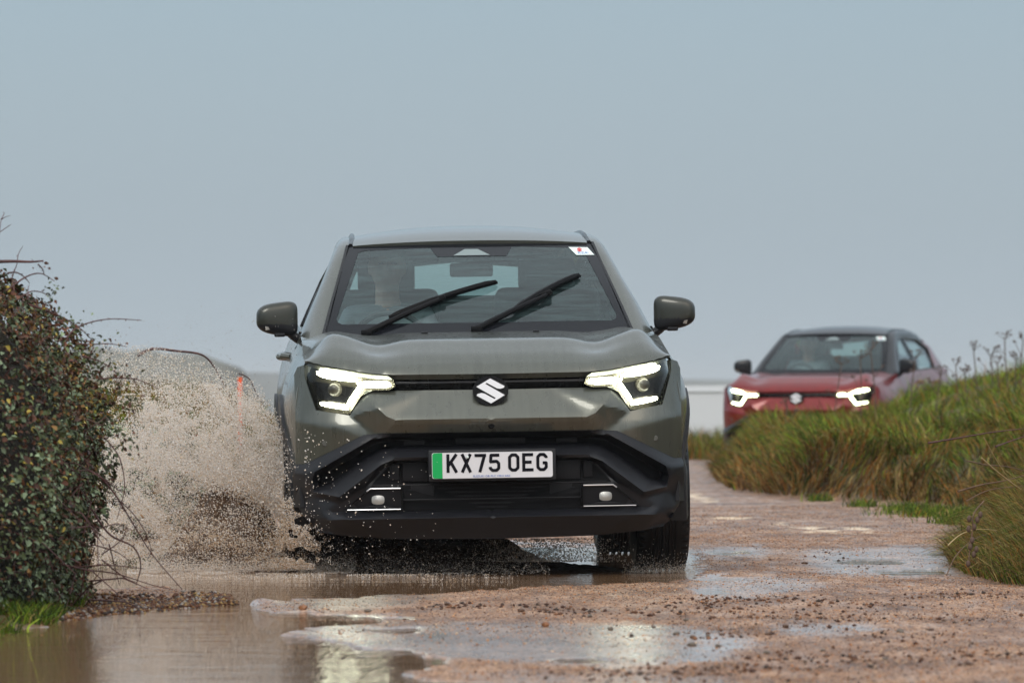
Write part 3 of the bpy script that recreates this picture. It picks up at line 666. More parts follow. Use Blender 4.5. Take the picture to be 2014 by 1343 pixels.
WET = [([(545, 1232), (760, 1226), (1000, 1222), (1250, 1226), (1420, 1240), (1500, 1262), (1420, 1300), (1250, 1312), (1050, 1304), (880, 1292), (780, 1276), (640, 1262)], 1.),
       ([(490, 1180), (640, 1168), (860, 1162), (900, 1172), (760, 1196), (560, 1204)], .8), ([(1500, 1228), (1700, 1222), (1760, 1240), (1560, 1252)], .75),
       ([(1340, 1140), (1520, 1130), (1640, 1150), (1480, 1178), (1360, 1176)], .7), ([(1560, 1080), (1920, 1070), (1920, 1135), (1600, 1130)], .75),
       ([(900, 1320), (1300, 1318), (1500, 1345), (1100, 1380)], .5), ([(1360, 1075), (1520, 1070), (1530, 1095), (1380, 1100)], .7)]
PALE = [([(1345, 966), (1372, 972), (1400, 984), (1392, 991), (1360, 984)], 1.), ([(1400, 1016), (1465, 1018), (1468, 1025), (1404, 1023)], 1.), ([(1515, 1026), (1545, 1027), (1545, 1032), (1518, 1032)], 1.),
        ([(1560, 1036), (1640, 1036), (1712, 1041), (1700, 1048), (1620, 1046), (1565, 1042)], 1.)]
mw = blur(raster(WATER), 5, 4); mf = blur(raster(WET), 8, 5); mp_ = blur(raster(PALE, v0=950), 1, 1)
RBANK = [(3.5, 33), (3.03, 38), (2.6, 40.7), (2.06, 41.8), (1.73, 44.7), (1.78, 50), (1.95, 54.5), (3.0, 56.5), (4.6, 58.0), (7, 63), (14, 75), (16, 30)]
RTUS = [(2.02, 23.4), (1.96, 24.3), (2.0, 26), (2.25, 29), (2.9, 33), (8, 36), (8, 20), (2.35, 21.5)]
LBANK = [(-2.15, 28), (-2.05, 34), (-1.85, 44), (-1.75, 60), (-9, 66), (-12, 27)]
LBUSH = [(-1.80, 18.0), (-1.74, 19.6), (-1.72, 21.2), (-1.95, 22.4), (-2.5, 25), (-2.6, 28), (-8, 28), (-8, 15), (-1.9, 15.5)]
def terrain(X, Y):
    P = np.stack([X, Y], 1); n = len(P)
    Yc = np.maximum(Y, 5); u = 1007+X/Yc*FP; v = HOR+CAMH*FP/Yc
    u = u+(vnoise(P, 9, 3)-.5)*40; v2 = v+(vnoise(P, 7, 5)-.5)*7+(vnoise(P*np.array([1, .5]), 23, 9)-.5)*5
    near = (v > 1045) & (u > -60) & (u < 2080)
    wt = np.where(near, sample(mw, u, v2), 0); wt = np.where((Y < 14.9) & (X < .7), 1., wt)
    wt = np.where((u <= -60) & (Y < 19.0), 1, wt); wf = np.where(near, sample(mf, u, v2), .3)
    pale = sample(mp_, u, v+(vnoise(P, 9, 77)-.5)*5, v0=950)*nsm(vnoise(P*np.array([1, .3]), 14, 78), .35, .6)*(v < 1060)*(u > 1330)
    lo = vnoise(P, 2.1, 1)*.5+vnoise(P, 5.3, 2)*.3+vnoise(P, 17, 4)*.2
    z = .0005+.010*(lo-.40)+.006*(vnoise(P*np.array([1, .35]), 11, 6)-.5)*(1-.6*wf)+.0040*(vnoise(P, 42, 11)-.5)*(1-wf)*(1-nsm(wt, 0, .3))
    z = z-.0035*wf-.010*nsm(wt, .05, .55)-.035*nsm(wt, .4, .95)
    def bank(poly, hm, ramp):
        d = pdist(P, poly)*np.where(inside(P, poly), 1, -1)
        return hm*nsm(d, -.05, ramp), d
    hr = np.interp(X, [1.8, 2.3, 2.9, 3.4, 3.8, 4.5, 6], [.44, .40, .35, .41, .55, .76, .95]); b1, d1 = bank(RBANK, hr, .5)
    b2, d2 = bank(RTUS, np.clip(.16+.30*(X-2.0), .1, .7), .9)
    b3, d3 = bank(LBANK, .62+.0*X, 1.3); b4, d4 = bank(LBUSH, .42+.0*X, 1.1)
    bk = np.maximum(np.maximum(b1, b2), np.maximum(b3, b4)); dd = np.maximum(np.maximum(d1, d2), np.maximum(d3, d4))
    # gravel spit running out from the bush
    sp_ = np.exp(-(pdist(P, [gpx(150, 1190), gpx(300, 1172), gpx(400, 1180), gpx(478, 1184)], False)/.13)**2)
    z = z+bk*(.85+.3*vnoise(P, 1.3, 8))+.022*sp_
    fall = -.75*nsm(Y, 66, 90)-7.5*nsm(Y, 96, 150); z = z+fall
    green = np.clip(nsm(dd, -.06, .12), 0, 1); green = np.maximum(green, nsm(d4, -.24, -.04)); green = np.maximum(green, nsm(Y, 64, 70)); green = np.maximum(green, nsm(np.abs(X-1.5), 7, 9))
    return z, green, np.maximum(wf, nsm(wt, .05, .4)), pale, sp_
xs = np.unique(np.concatenate([-np.geomspace(3.2, 400, 30)[::-1], np.arange(-3.2, 5.0, .018), np.geomspace(5.0, 400, 34)]))
ys = np.unique(np.concatenate([np.arange(-10, 13, 2.), np.arange(13.5, 30, .03), np.arange(30, 70, .12), np.arange(70, 162, 2.)]))
GX, GY = np.meshgrid(xs, ys); nx, ny = len(xs), len(ys)
GZ, GG, GWt, GP, GS = terrain(GX.ravel(), GY.ravel())
V = np.stack([GX.ravel(), GY.ravel(), GZ], 1)
i0 = (np.arange(ny-1)[:, None]*nx+np.arange(nx-1)[None]).ravel(); F = np.stack([i0, i0+1, i0+1+nx, i0+nx], 1)
def ground_mat():
    m = bpy.data.materials.new('wet_sandy_ground'); m.use_nodes = True; t = m.node_tree; b = t.nodes['Principled BSDF']; n = t.nodes.new; l = t.links.new
    at = n('ShaderNodeAttribute'); at.attribute_name = 'col'; s = n('ShaderNodeSeparateColor'); l(at.outputs['Color'], s.inputs[0])   # R soil, G wet, B pale
    c = n('ShaderNodeTexCoord')
    def nz(sc_, det, st=(1, 1, 1)):
        mp = n('ShaderNodeMapping'); mp.inputs['Scale'].default_value = st; l(c.outputs['Object'], mp.inputs[0]); q = n('ShaderNodeTexNoise'); q.inputs['Scale'].default_value = sc_; q.inputs['Detail'].default_value = det; l(mp.outputs[0], q.inputs['Vector']); return q.outputs[0]
    def ramp(src, st):
        r = n('ShaderNodeValToRGB'); l(src, r.inputs[0]); e = r.color_ramp.elements
        e[0].position, e[0].color = st[0][0], (*st[0][1], 1); e[1].position, e[1].color = st[-1][0], (*st[-1][1], 1)
        for p, q in st[1:-1]: k = e.new(p); k.color = (*q, 1)
        return r.outputs[0]
    def mix(f, a, b_, bt='MIX'):
        q = n('ShaderNodeMix'); q.data_type = 'RGBA'; q.blend_type = bt
        if isinstance(f, (int, float)): q.inputs[0].default_value = f
        else: l(f, q.inputs[0])
        l(a, q.inputs[6]); l(b_, q.inputs[7]); return q.outputs[2]
    grain = ramp(nz(110, 5, (1, .35, 1)), [(.36, (.030, .013, .006)), (.44, (.20, .105, .056)), (.55, (.43, .25, .15)), (.68, (.68, .46, .31))])
    patch_ = ramp(nz(9, 6, (1, .32, 1)), [(.30, (.20, .092, .040)), (.5, (.38, .215, .128)), (.7, (.55, .335, .21))])
    sand = mix(.5, grain, patch_)
    dark = ramp(nz(46, 5, (1, .3, 1)), [(.38, (.34, .28, .25)), (.49, (1, 1, 1)), (.9, (1, 1, 1))]); sand = mix(.8, sand, dark, 'MULTIPLY'); mud = ramp(nz(2.6, 7, (1, .5, 1)), [(.40, (.34, .27, .22)), (.50, (.72, .66, .62)), (.58, (1, 1, 1)), (.9, (1, 1, 1))]); sand = mix(.7, sand, mud, 'MULTIPLY')
    soil = ramp(nz(14, 6), [(.3, (.040, .024, .011)), (.55, (.095, .075, .028)), (.75, (.16, .12, .045))])
    pale = n('ShaderNodeRGB'); pale.outputs[0].default_value = (.80, .62, .42, 1)
    base = mix(s.outputs[0], sand, soil); base = mix(s.outputs[2], base, pale.outputs[0]); l(base, b.inputs['Base Color'])
    rn = n('ShaderNodeMapRange'); l(nz(14, 5, (1, .14, 1)), rn.inputs[0]); rn.inputs[1].default_value = .3; rn.inputs[2].default_value = .7; rn.inputs[3].default_value = .32; rn.inputs[4].default_value = .72
    w1 = n('ShaderNodeMapRange'); l(s.outputs[1], w1.inputs[0]); w1.inputs[1].default_value = .25; w1.inputs[2].default_value = .95; w1.inputs[3].default_value = 1.; w1.inputs[4].default_value = .60
    r2 = n('ShaderNodeMath'); r2.operation = 'MULTIPLY'; l(rn.outputs[0], r2.inputs[0]); l(w1.outputs[0], r2.inputs[1])
    r3 = n('ShaderNodeMath'); r3.operation = 'MAXIMUM'; l(r2.outputs[0], r3.inputs[0])
    r4 = n('ShaderNodeMath'); r4.operation = 'MULTIPLY'; l(s.outputs[0], r4.inputs[0]); r4.inputs[1].default_value = .9; l(r4.outputs[0], r3.inputs[1]); l(r3.outputs[0], b.inputs['Roughness'])
    bp = n('ShaderNodeBump'); bp.inputs['Distance'].default_value = .006; l(nz(120, 6), bp.inputs['Height']); 
    st = n('ShaderNodeMapRange'); l(s.outputs[1], st.inputs[0]); st.inputs[1].default_value = .1; st.inputs[2].default_value = .9; st.inputs[3].default_value = .75; st.inputs[4].default_value = .12
    l(st.outputs[0], bp.inputs['Strength']); l(bp.outputs[0], b.inputs['Normal']); cw_ = n('ShaderNodeMapRange'); l(s.outputs[1], cw_.inputs[0]); cw_.inputs[1].default_value = .15; cw_.inputs[2].default_value = .9; cw_.inputs[3].default_value = .03; cw_.inputs[4].default_value = 1.; l(cw_.outputs[0], b.inputs['Coat Weight']); b.inputs['Coat Roughness'].default_value = .26; b.inputs['Coat IOR'].default_value = 1.5; b.inputs['IOR'].default_value = 1.36; b.inputs['Specular IOR Level'].default_value = .5
    return m
gm = ground_mat(); colr = np.stack([GG, np.clip(GWt, 0, 1), np.clip(GP, 0, 1)], 1)
ctr = V[F].mean(1); rk = (GG[F].mean(1) < .35) & (ctr[:, 0] > -5) & (ctr[:, 0] < 10) & (ctr[:, 1] < 66)
def sub_mesh(name, mask):
    f = F[mask]; us, inv = np.unique(f.ravel(), return_inverse=True)
    o = npmesh(name, V[us], inv.reshape(f.shape), gm, None, colr[us]); return tag(o, kind='structure')
sub_mesh('road', rk); sub_mesh('ground', ~rk)
# muddy puddle water
def water_mat(name, col, bumps, rough=.03):
    m = bpy.data.materials.new(name); m.use_nodes = True; t = m.node_tree; b = t.nodes['Principled BSDF']; n = t.nodes.new; l = t.links.new
    b.inputs['Base Color'].default_value = (*col, 1); b.inputs['Roughness'].default_value = rough; b.inputs['IOR'].default_value = 1.333
    c = n('ShaderNodeTexCoord'); prev = None
    for sc_, st, dist in bumps:
        mp = n('ShaderNodeMapping'); mp.inputs['Scale'].default_value = st; l(c.outputs['Object'], mp.inputs[0]); q = n('ShaderNodeTexNoise'); q.inputs['Scale'].default_value = sc_; q.inputs['Detail'].default_value = 2.5; l(mp.outputs[0], q.inputs['Vector'])
        bp = n('ShaderNodeBump'); bp.inputs['Distance'].default_value = dist; bp.inputs['Strength'].default_value = 1; l(q.outputs[0], bp.inputs['Height'])
        if prev: l(prev.outputs[0], bp.inputs['Normal'])
        prev = bp
    l(prev.outputs[0], b.inputs['Normal']); return m
pw = water_mat('muddy_puddle_water', (.25, .145, .080), [(5, (.45, 1.1, 1), .0046), (34, (.7, 1.2, 1), .0013)], .006)
tag(npmesh('puddle', np.array([(-6, 13, -.006), (4.5, 13, -.006), (4.5, 29, -.006), (-6, 29, -.006)], float), np.array([[0, 1, 2, 3]]), pw), kind='structure')
sw_ = water_mat('estuary_water', (.10, .12, .12), [(.6, (.3, 1, 1), .2)], .12)
tag(npmesh('water', np.array([(-4000, 100, -6), (4000, 100, -6), (4000, 6500, -6), (-4000, 6500, -6)], float), np.array([[0, 1, 2, 3]]), sw_), kind='structure')
def ridge(name, Y, prof, depth, mat, base=-7):
    n = 120; xs_ = np.linspace(prof[0][0], prof[-1][0], n); hp = np.interp(xs_, [p[0] for p in prof], [p[1] for p in prof]); hp = hp+(vnoise(np.stack([xs_, xs_*0], 1), 40/depth, 4)-.5)*.06*np.ptp(hp)
    m_ = 9; Vv = []; 
    for j in range(m_):
        t = j/(m_-1); s_ = math.sin(math.pi*t)**.6
        Vv.append(np.stack([xs_, np.full(n, Y+depth*t), base+(hp-base)*s_], 1))
    Vv = np.concatenate(Vv); i_ = (np.arange(m_-1)[:, None]*n+np.arange(n-1)[None]).ravel()
    return tag(npmesh(name, Vv, np.stack([i_, i_+1, i_+1+n, i_+n], 1), mat), kind='structure')
hm_ = material('far_hillside', (.10, .095, .075), .9, var=(.01, .6, 1.5))
hx_ = lambda px, Y: (px-1007)/FP*Y
hz_ = lambda py, Y: CAMH-(py-HOR)/FP*Y
ridge('far_hills', 2000, [(-1200, 6), (hx_(-100, 2000), hz_(722, 2000)), (hx_(400, 2000), hz_(727, 2000)), (hx_(700, 2000), hz_(733, 2000)), (hx_(1350, 2000), hz_(742, 2000)), (hx_(1500, 2000), hz_(746, 2000)), (hx_(2014, 2000), hz_(740, 2000)), (1200, 8)], 500, hm_)
ridge('headland', 640, [(-300, 9), (hx_(150, 640), hz_(680, 640)), (hx_(250, 640), hz_(688, 640)), (hx_(330, 640), hz_(693, 640)), (hx_(400, 640), hz_(704, 640)), (hx_(425, 640), hz_(716, 640)), (hx_(438, 640), hz_(735, 640)), (hx_(446, 640), hz_(765, 640)), (hx_(460, 640), -7)], 120, hm_)

# ------------------------------------------------------------ grass, leaves, stems
def zat(X, Y): return terrain(np.asarray(X, float), np.asarray(Y, float))[0]
gmat = material('grass_blades', (.1, .15, .05), .6, attr='col', spec=.12); 
def translucent(m, f):
    t = m.node_tree; b = t.nodes['Principled BSDF']; a = [x for x in t.nodes if x.type == 'ATTRIBUTE'][0]; tl = t.nodes.new('ShaderNodeBsdfTranslucent'); t.links.new(a.outputs['Color'], tl.inputs[0]); mx = t.nodes.new('ShaderNodeMixShader'); mx.inputs[0].default_value = f
    t.links.new(b.outputs[0], mx.inputs[1]); t.links.new(tl.outputs[0], mx.inputs[2]); t.links.new(mx.outputs[0], t.nodes['Material Output'].inputs[0])
translucent(gmat, .25)
def blades(name, B0, h, az, lean, width, cols, mat, parent=None, droop=.6):
    n = len(B0); dx, dy = np.cos(az), np.sin(az); side = rng.uniform(0, np.pi, n); sx, sy = np.cos(side), np.sin(side)*.4
    Vs = []; lv = (0, .38, .72, 1.0); wds = (1, .85, .55, 0)
    for t, w_ in zip(lv, wds):
        out_ = lean*h*(t**1.6); up_ = h*t*np.sqrt(np.maximum(.05, 1-(lean*.55*t)**2))-droop*lean*h*t**2.6*.55
        c = np.stack([B0[:, 0]+dx*out_, B0[:, 1]+dy*out_, B0[:, 2]+up_], 1)
        if w_ > 0: off = np.stack([sx*width*w_/2, sy*width*w_/2, 0*sx], 1); Vs += [c-off, c+off]
        else: Vs.append(c)
    Vv = np.stack(Vs, 1).reshape(-1, 3); k = np.arange(n)[:, None]*7
    T = np.array([[0, 1, 3], [0, 3, 2], [2, 3, 5], [2, 5, 4], [4, 5, 6]]); Fm = (k[:, None, :]+T[None]).reshape(-1, 3)
    sh = np.array([.55, .55, .85, .85, 1.1, 1.1, 1.25])*0+1
    return npmesh(name, Vv, Fm, mat, parent, np.repeat(cols, 7, 0))
PALG = np.array([[.026, .048, .009], [.075, .130, .013], [.20, .27, .026], [.25, .175, .055], [.28, .115, .024], [.075, .034, .012], [.40, .30, .12]])
def pick(n, w_):
    w_ = np.asarray(w_, float)
    if w_.ndim == 1: idx = rng.choice(len(w_), n, p=w_/w_.sum())
    else: cw = np.cumsum(w_/w_.sum(1, keepdims=True), 1); idx = (rng.random(n)[:, None] > cw).sum(1).clip(0, w_.shape[1]-1)
    return PALG[idx]*rng.uniform(.7, 1.3, (n, 1))
def scatter(poly, n, dmin=0., dmax=9e9, xlim=None, ylim=None):
    a = np.array(poly); x0, y0 = a.min(0); x1, y1 = a.max(0)
    if xlim: x0, x1 = max(x0, xlim[0]), min(x1, xlim[1])
    if ylim: y0, y1 = max(y0, ylim[0]), min(y1, ylim[1])
    out_ = np.zeros((0, 2))
    while len(out_) < n:
        p = rng.uniform((x0, y0), (x1, y1), (n*2, 2)); p = p[inside(p, poly)]; d = pdist(p, poly); out_ = np.concatenate([out_, p[(d > dmin) & (d < dmax)]])
    return out_[:n]
# right-hand bank
p = np.concatenate([scatter(RBANK, 62000, 0, 1.7, (1.5, 5.6), (33, 60)), scatter(RBANK, 30000, 0, 9, (1.5, 6.2), (33, 62))])
z = zat(p[:, 0], p[:, 1]); n = len(p); cl = vnoise(p, 1.7, 21); cl2 = vnoise(p, 5.5, 22); hgt = np.clip(z/.50, 0, 1.25)
wts = np.stack([1.1+0*z, 2.2*hgt*cl*2, 2.6*hgt**2*cl*2, .9-.4*hgt+.4*cl2, 1.5*(1-cl)+.35, 1.9*(1-hgt)*(1.2-cl)+.2, .25+0*z], 1).clip(.02)
h = rng.uniform(.08, .26, n)*(.35+1.3*vnoise(p, 3.1, 33)**1.3+.25*cl2); az = np.pi*(.2+2.2*vnoise(p, 1.6, 31))+rng.normal(0, .6, n)
b0 = np.stack([p[:, 0], p[:, 1], z-.01], 1)
tag(blades('grass', b0, h, az, rng.uniform(.3, 1.4, n), rng.uniform(.005, .012, n), pick(n, wts)*(.55+.9*vnoise(p, 4.3, 35)[:, None]), gmat), 'long mixed green and straw grass covering the bank on the right', 'grass', kind='stuff')
# left bank far, beyond the splash
p = scatter(LBANK, 26000, 0, 2.2, (-5, -1.5), (28, 62)); z = zat(p[:, 0], p[:, 1]); n = len(p)
tag(blades('grass', np.stack([p[:, 0], p[:, 1], z-.01], 1), rng.uniform(.14, .34, n), rng.uniform(0, 6.28, n), rng.uniform(.2, 1., n), rng.uniform(.006, .012, n), pick(n, [1, 1.2, .6, 1.2, 1.8, 1.2, .3]), gmat), 'rough brown and green grass on the far left verge behind the splash', 'grass', kind='stuff')
# cliff-top grass behind the road, seen between the two cars
p = np.stack([rng.uniform(1.2, 7, 16000), rng.uniform(64, 74, 16000)], 1); z = zat(p[:, 0], p[:, 1]); n = len(p)
tag(blades('grass', np.stack([p[:, 0], p[:, 1], z-.01], 1), rng.uniform(.15, .5, n), rng.uniform(0, 6.28, n), rng.uniform(.2, .8, n), rng.uniform(.008, .014, n), pick(n, [1.6, 1.6, .6, .8, 1, 1.2, .2]), gmat), 'blurred green and brown grass edge beyond the bend in the road', 'grass', kind='stuff')
# rough turf over the backs of the banks and the ground away from the track
p = np.stack([rng.uniform(-12, 14, 90000), 12+rng.random(90000)**1.3*62], 1); zt_, gn_, _, _, _ = terrain(p[:, 0], p[:, 1]); k = (gn_ > .6) & ~(inside(p, [(a, b) for a, b in RBANK]) & (p[:, 0] < 5)) & ~inside(p, [(-3.9, 19.2), (-1.4, 19.2), (-1.4, 22.8), (-3.9, 22.8)]); p = p[k]; zt_ = zt_[k]; n = len(p)
tag(blades('grass', np.stack([p[:, 0], p[:, 1], zt_-.01], 1), rng.uniform(.06, .24, n), rng.uniform(0, 6.28, n), rng.uniform(.3, 1.2, n), rng.uniform(.008, .018, n), pick(n, [1.4, 1.6, .6, 1.1, 1, 1.2, .4])*(.6+.8*vnoise(p, 1.1, 44)[:, None]), gmat), 'rough tussocky turf spreading away from both sides of the track', 'grass', kind='stuff')
# small green tufts at the foot of the right-hand bank
tp = []
for (px_, py_, r_, k_) in ((1850, 1012, .28, 1500), (1790, 1003, .15, 500), (1930, 1028, .2, 800), (1700, 996, .10, 250), (1610, 985, .08, 200), (1880, 1030, .12, 400)):
    c_ = gpx(px_, py_); tp.append(rng.normal(0, 1, (k_, 2))*np.array([r_*.6, r_*1.6])+c_)
p = np.concatenate(tp); z = zat(p[:, 0], p[:, 1]); n = len(p)
tag(blades('grass', np.stack([p[:, 0], p[:, 1], z-.004], 1), rng.uniform(.03, .10, n), rng.uniform(0, 6.28, n), rng.uniform(.3, 1, n), rng.uniform(.004, .008, n), pick(n, [1.5, 2, .8, .1, .1, .2, .05]), gmat), 'short bright green tufts growing on the sandy foot of the right bank', 'grass', kind='stuff')
# verge in front of the bramble on the left
p = scatter([(a+.16, b) for a, b in LBUSH], 22000, 0, .50, (-2.6, -1.3), (17.0, 22.5)); z = zat(p[:, 0], p[:, 1]); cl = vnoise(p, 5, 41); k = cl > .42; p = p[k]; z = z[k]; n = len(p)
tag(blades('grass', np.stack([p[:, 0], p[:, 1], z-.004], 1), rng.uniform(.03, .10, n), rng.uniform(0, 6.28, n), rng.uniform(.4, 1.3, n), rng.uniform(.003, .007, n), pick(n, [2, 2.4, .9, .2, .1, .4, .1]), gmat), 'bright green grass and weeds along the puddle under the bramble bush', 'grass', kind='stuff')
# near right tussock
p = np.concatenate([scatter(RTUS, 15000, 0, .75, (1.9, 3.4), (22.8, 27)), scatter(RTUS, 5000, 0, 2, (1.9, 3.6), (22.5, 32))]); z = zat(p[:, 0], p[:, 1]); n = len(p)
d = pdist(p, RTUS); h = rng.uniform(.16, .40, n)*(.55+.55*nsm(d, 0, .4)); az = np.pi+rng.normal(0, 1.15, n)+1.5*(vnoise(p, 4, 19)-.5)
tus = blades('grass_tussock', np.stack([p[:, 0], p[:, 1], z-.01], 1), h, az, rng.uniform(.35, 1.2, n), rng.uniform(.0022, .0055, n), pick(n, [1.4, 1.3, .5, 1.3, .9, 1.6, .9])*(.5+vnoise(p, 7, 18)[:, None]), gmat, None, .85)
tag(tus, 'drooping green and straw grass at the right edge of the road, nearest the camera', 'grass', kind='stuff')

leafm = material('bramble_leaf', (.07, .1, .05), .42, attr='col', spec=.28); stemm = material('bramble_stem', (.075, .03, .028), .55, var=(30, .6, 1.6)); deadm = material('dead_twig', (.13, .075, .045), .7, var=(30, .6, 1.5)); strawm = material('dry_straw_stalk', (.42, .30, .14), .6)
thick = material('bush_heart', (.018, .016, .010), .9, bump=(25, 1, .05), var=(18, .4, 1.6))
def leaves(P, Nn, size, cols):
    """folded pointed leaves"""
    n = len(P); r_ = rng.normal(0, 1, (n, 3)); a = np.cross(Nn, r_); a /= np.linalg.norm(a, axis=1, keepdims=True)+1e-9; b = np.cross(Nn, a); s_ = size[:, None]
    fold = rng.uniform(.1, .35, (n, 1)); w_ = rng.uniform(.28, .42, (n, 1))
    V_ = np.stack([P-a*s_*.5, P-a*s_*.12+b*s_*w_+Nn*s_*fold, P+a*s_*.30+b*s_*w_*.7+Nn*s_*fold*.6, P+a*s_*.58-Nn*s_*.15, P+a*s_*.30-b*s_*w_*.7+Nn*s_*fold*.6, P-a*s_*.12-b*s_*w_+Nn*s_*fold], 1).reshape(-1, 3)
    T = np.array([[0, 3, 1], [1, 3, 2], [0, 5, 3], [5, 4, 3]]); Fm = (np.arange(n)[:, None, None]*6+T[None]).reshape(-1, 3)
    return V_, Fm, np.repeat(cols, 6, 0)
LC = np.array([[.044, .056, .022], [.085, .110, .045], [.18, .235, .14], [.12, .046, .024], [.072, .034, .022], [.38, .30, .06], [.21, .115, .036]])
def leafcol(n, w_):
    w_ = np.asarray(w_, float)
    if w_.ndim == 1: w_ = np.repeat(w_[None], n, 0)
    cw = np.cumsum(w_/w_.sum(1, keepdims=True), 1); idx = (rng.random(n)[:, None] > cw).sum(1).clip(0, len(LC)-1); return LC[idx]*rng.uniform(.65, 1.35, (n, 1))
def thorny(pts, r, taper=True, seed=0, thorns=True):
    P_ = [Vector(q) for q in smooth3(pts)]; n = len(P_); rr_ = [r*(1-.65*i/(n-1)) if taper else r for i in range(n)]
    vf = tube(P_, rr_, 5); rd = random.Random(seed)
    if thorns:
        ln = 0
        for i in range(n-1):
            ln += (P_[i+1]-P_[i]).length
            if ln > .022:
                ln = 0; d = Vector((rd.uniform(-1, 1), rd.uniform(-.4, .4), rd.uniform(-1, 1))).normalized(); q = P_[i]
                t_ = (P_[i+1]-P_[i]).normalized()*.003; vf = join(vf, ([tuple(q-t_), tuple(q+t_), tuple(q+d*(r*1.2+.006)-t_*1.5), tuple(q+Vector((0, .003, 0)))], [(0, 1, 2), (1, 3, 2), (3, 0, 2)]))
    return vf
def smooth3(pts, k=5):
    pts = [Vector(p) for p in pts]; out_ = []
    for i in range(len(pts)-1):
        p0 = pts[max(i-1, 0)]; p1 = pts[i]; p2 = pts[i+1]; p3 = pts[min(i+2, len(pts)-1)]
        for j in range(k):
            t = j/k; out_.append(.5*((2*p1)+(p2-p0)*t+(2*p0-5*p1+4*p2-p3)*t*t+(3*p1-p0-3*p2+p3)*t**3))
    return out_+[pts[-1]]
def leaves_on(pts, n, size, wts_, spread=.022):
    P_ = np.array([tuple(q) for q in smooth3(pts)]); i_ = rng.integers(len(P_)//5, len(P_), n); q = P_[i_]+rng.normal(0, spread, (n, 3)); nn = rng.normal(0, 1, (n, 3)); nn /= np.linalg.norm(nn, axis=1, keepdims=True)
    return leaves(q, nn, rng.uniform(.6, 1.2, n)*size, leafcol(n, wts_))
def catl(*a):
    Vv, Ff, Cc = [], [], []; k = 0
    for v, f, c in a: Vv.append(v); Ff.append(f+k); Cc.append(c); k += len(v)
    return np.concatenate(Vv), np.concatenate(Ff), np.concatenate(Cc)
def bush(name, c, rad, nl, size, label, cat, wfun, stems, leafy=(), arcs=60, lump=.14, ex=2.5, tuck=0.):
    root = empty(name, (c[0], c[1], zat([c[0]], [c[1]])[0]*0)); off = np.array([root.location.x, root.location.y, root.location.z]); tag(root, label, cat)
    c = np.array(c); rad = np.array(rad)
    D = rng.normal(0, 1, (nl, 3)); D /= np.linalg.norm(D, axis=1, keepdims=True)
    sq = lambda D: D/(np.abs(D)**ex).sum(1, keepdims=True)**(1/ex)
    D = sq(D)
    def shell(D):
        ln = vnoise(D*1.0+5, 3.0, 51)*.6+vnoise(D+5, 7.5, 52)*.4; return 1+lump*(ln-.5)*2.0
    s_ = shell(D)-np.abs(rng.normal(0, .055, nl))+.01; P_ = c+D*rad*s_[:, None]; P_[:, 0] -= tuck*nsm(.55-P_[:, 2], 0, .5); k = P_[:, 2] > -.02; P_, D2 = P_[k], D[k]
    nn = D2/rad; nn /= np.linalg.norm(nn, axis=1, keepdims=True); nn = nn*.7+np.array([0, -.1, .35])+rng.normal(0, .45, nn.shape); nn /= np.linalg.norm(nn, axis=1, keepdims=True)
    parts = [leaves(P_, nn, (.45+1.1*rng.random(len(P_))**1.4)*size*(.75+.6*vnoise(P_, 9, 91)), leafcol(len(P_), wfun(P_))*(.55+.95*vnoise(P_, 6, 93)[:, None]))]
    for pts, m_, w_ in leafy: parts.append(leaves_on(pts, m_, size*.85, w_))
    # heart of the bush
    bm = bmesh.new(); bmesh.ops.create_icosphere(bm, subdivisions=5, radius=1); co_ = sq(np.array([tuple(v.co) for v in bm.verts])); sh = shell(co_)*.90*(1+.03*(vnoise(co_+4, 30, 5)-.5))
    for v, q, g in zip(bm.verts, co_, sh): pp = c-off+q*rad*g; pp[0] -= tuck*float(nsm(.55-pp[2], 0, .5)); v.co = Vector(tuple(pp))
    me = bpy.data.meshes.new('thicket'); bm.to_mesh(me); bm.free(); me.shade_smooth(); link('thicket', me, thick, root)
    vf = ([], [])
    for i_ in range(arcs):
        d = Vector(tuple(rng.normal(0, 1, 3))); d.y = -abs(d.y)*.6; d.normalize(); a = c+np.array(d)*rad*.93; t_ = rng.normal(0, 1, 3)*np.array([1, .6, .8]); t_ /= np.linalg.norm(t_); L_ = rng.uniform(.1, .32)
        dn = np.array(d)*rad; dn /= np.linalg.norm(dn); b = a+dn*.06+t_*L_*.5; e_ = a+dn*rng.uniform(-.02, .10)+t_*L_+np.array([0, 0, -.05])
        vf = join(vf, tube([Vector(tuple(x-off)) for x in (a, b, e_)], [.0032, .0026, .0015], 4, False))
    for i_, s2 in enumerate(stems): vf = join(vf, thorny([Vector(tuple(np.array(q)-off)) for q in s2[0]], s2[1], seed=i_, thorns=s2[2] if len(s2) > 2 else True))
    build('stems', vf, stemm, root, 60)
    v, f, cc = catl(*parts); npmesh('leaves', v-off, f, leafm, root, cc, False); return root
W3 = lambda pts, Y: [px2w(a, b, Y+k*.03) for k, (a, b) in enumerate(pts)]
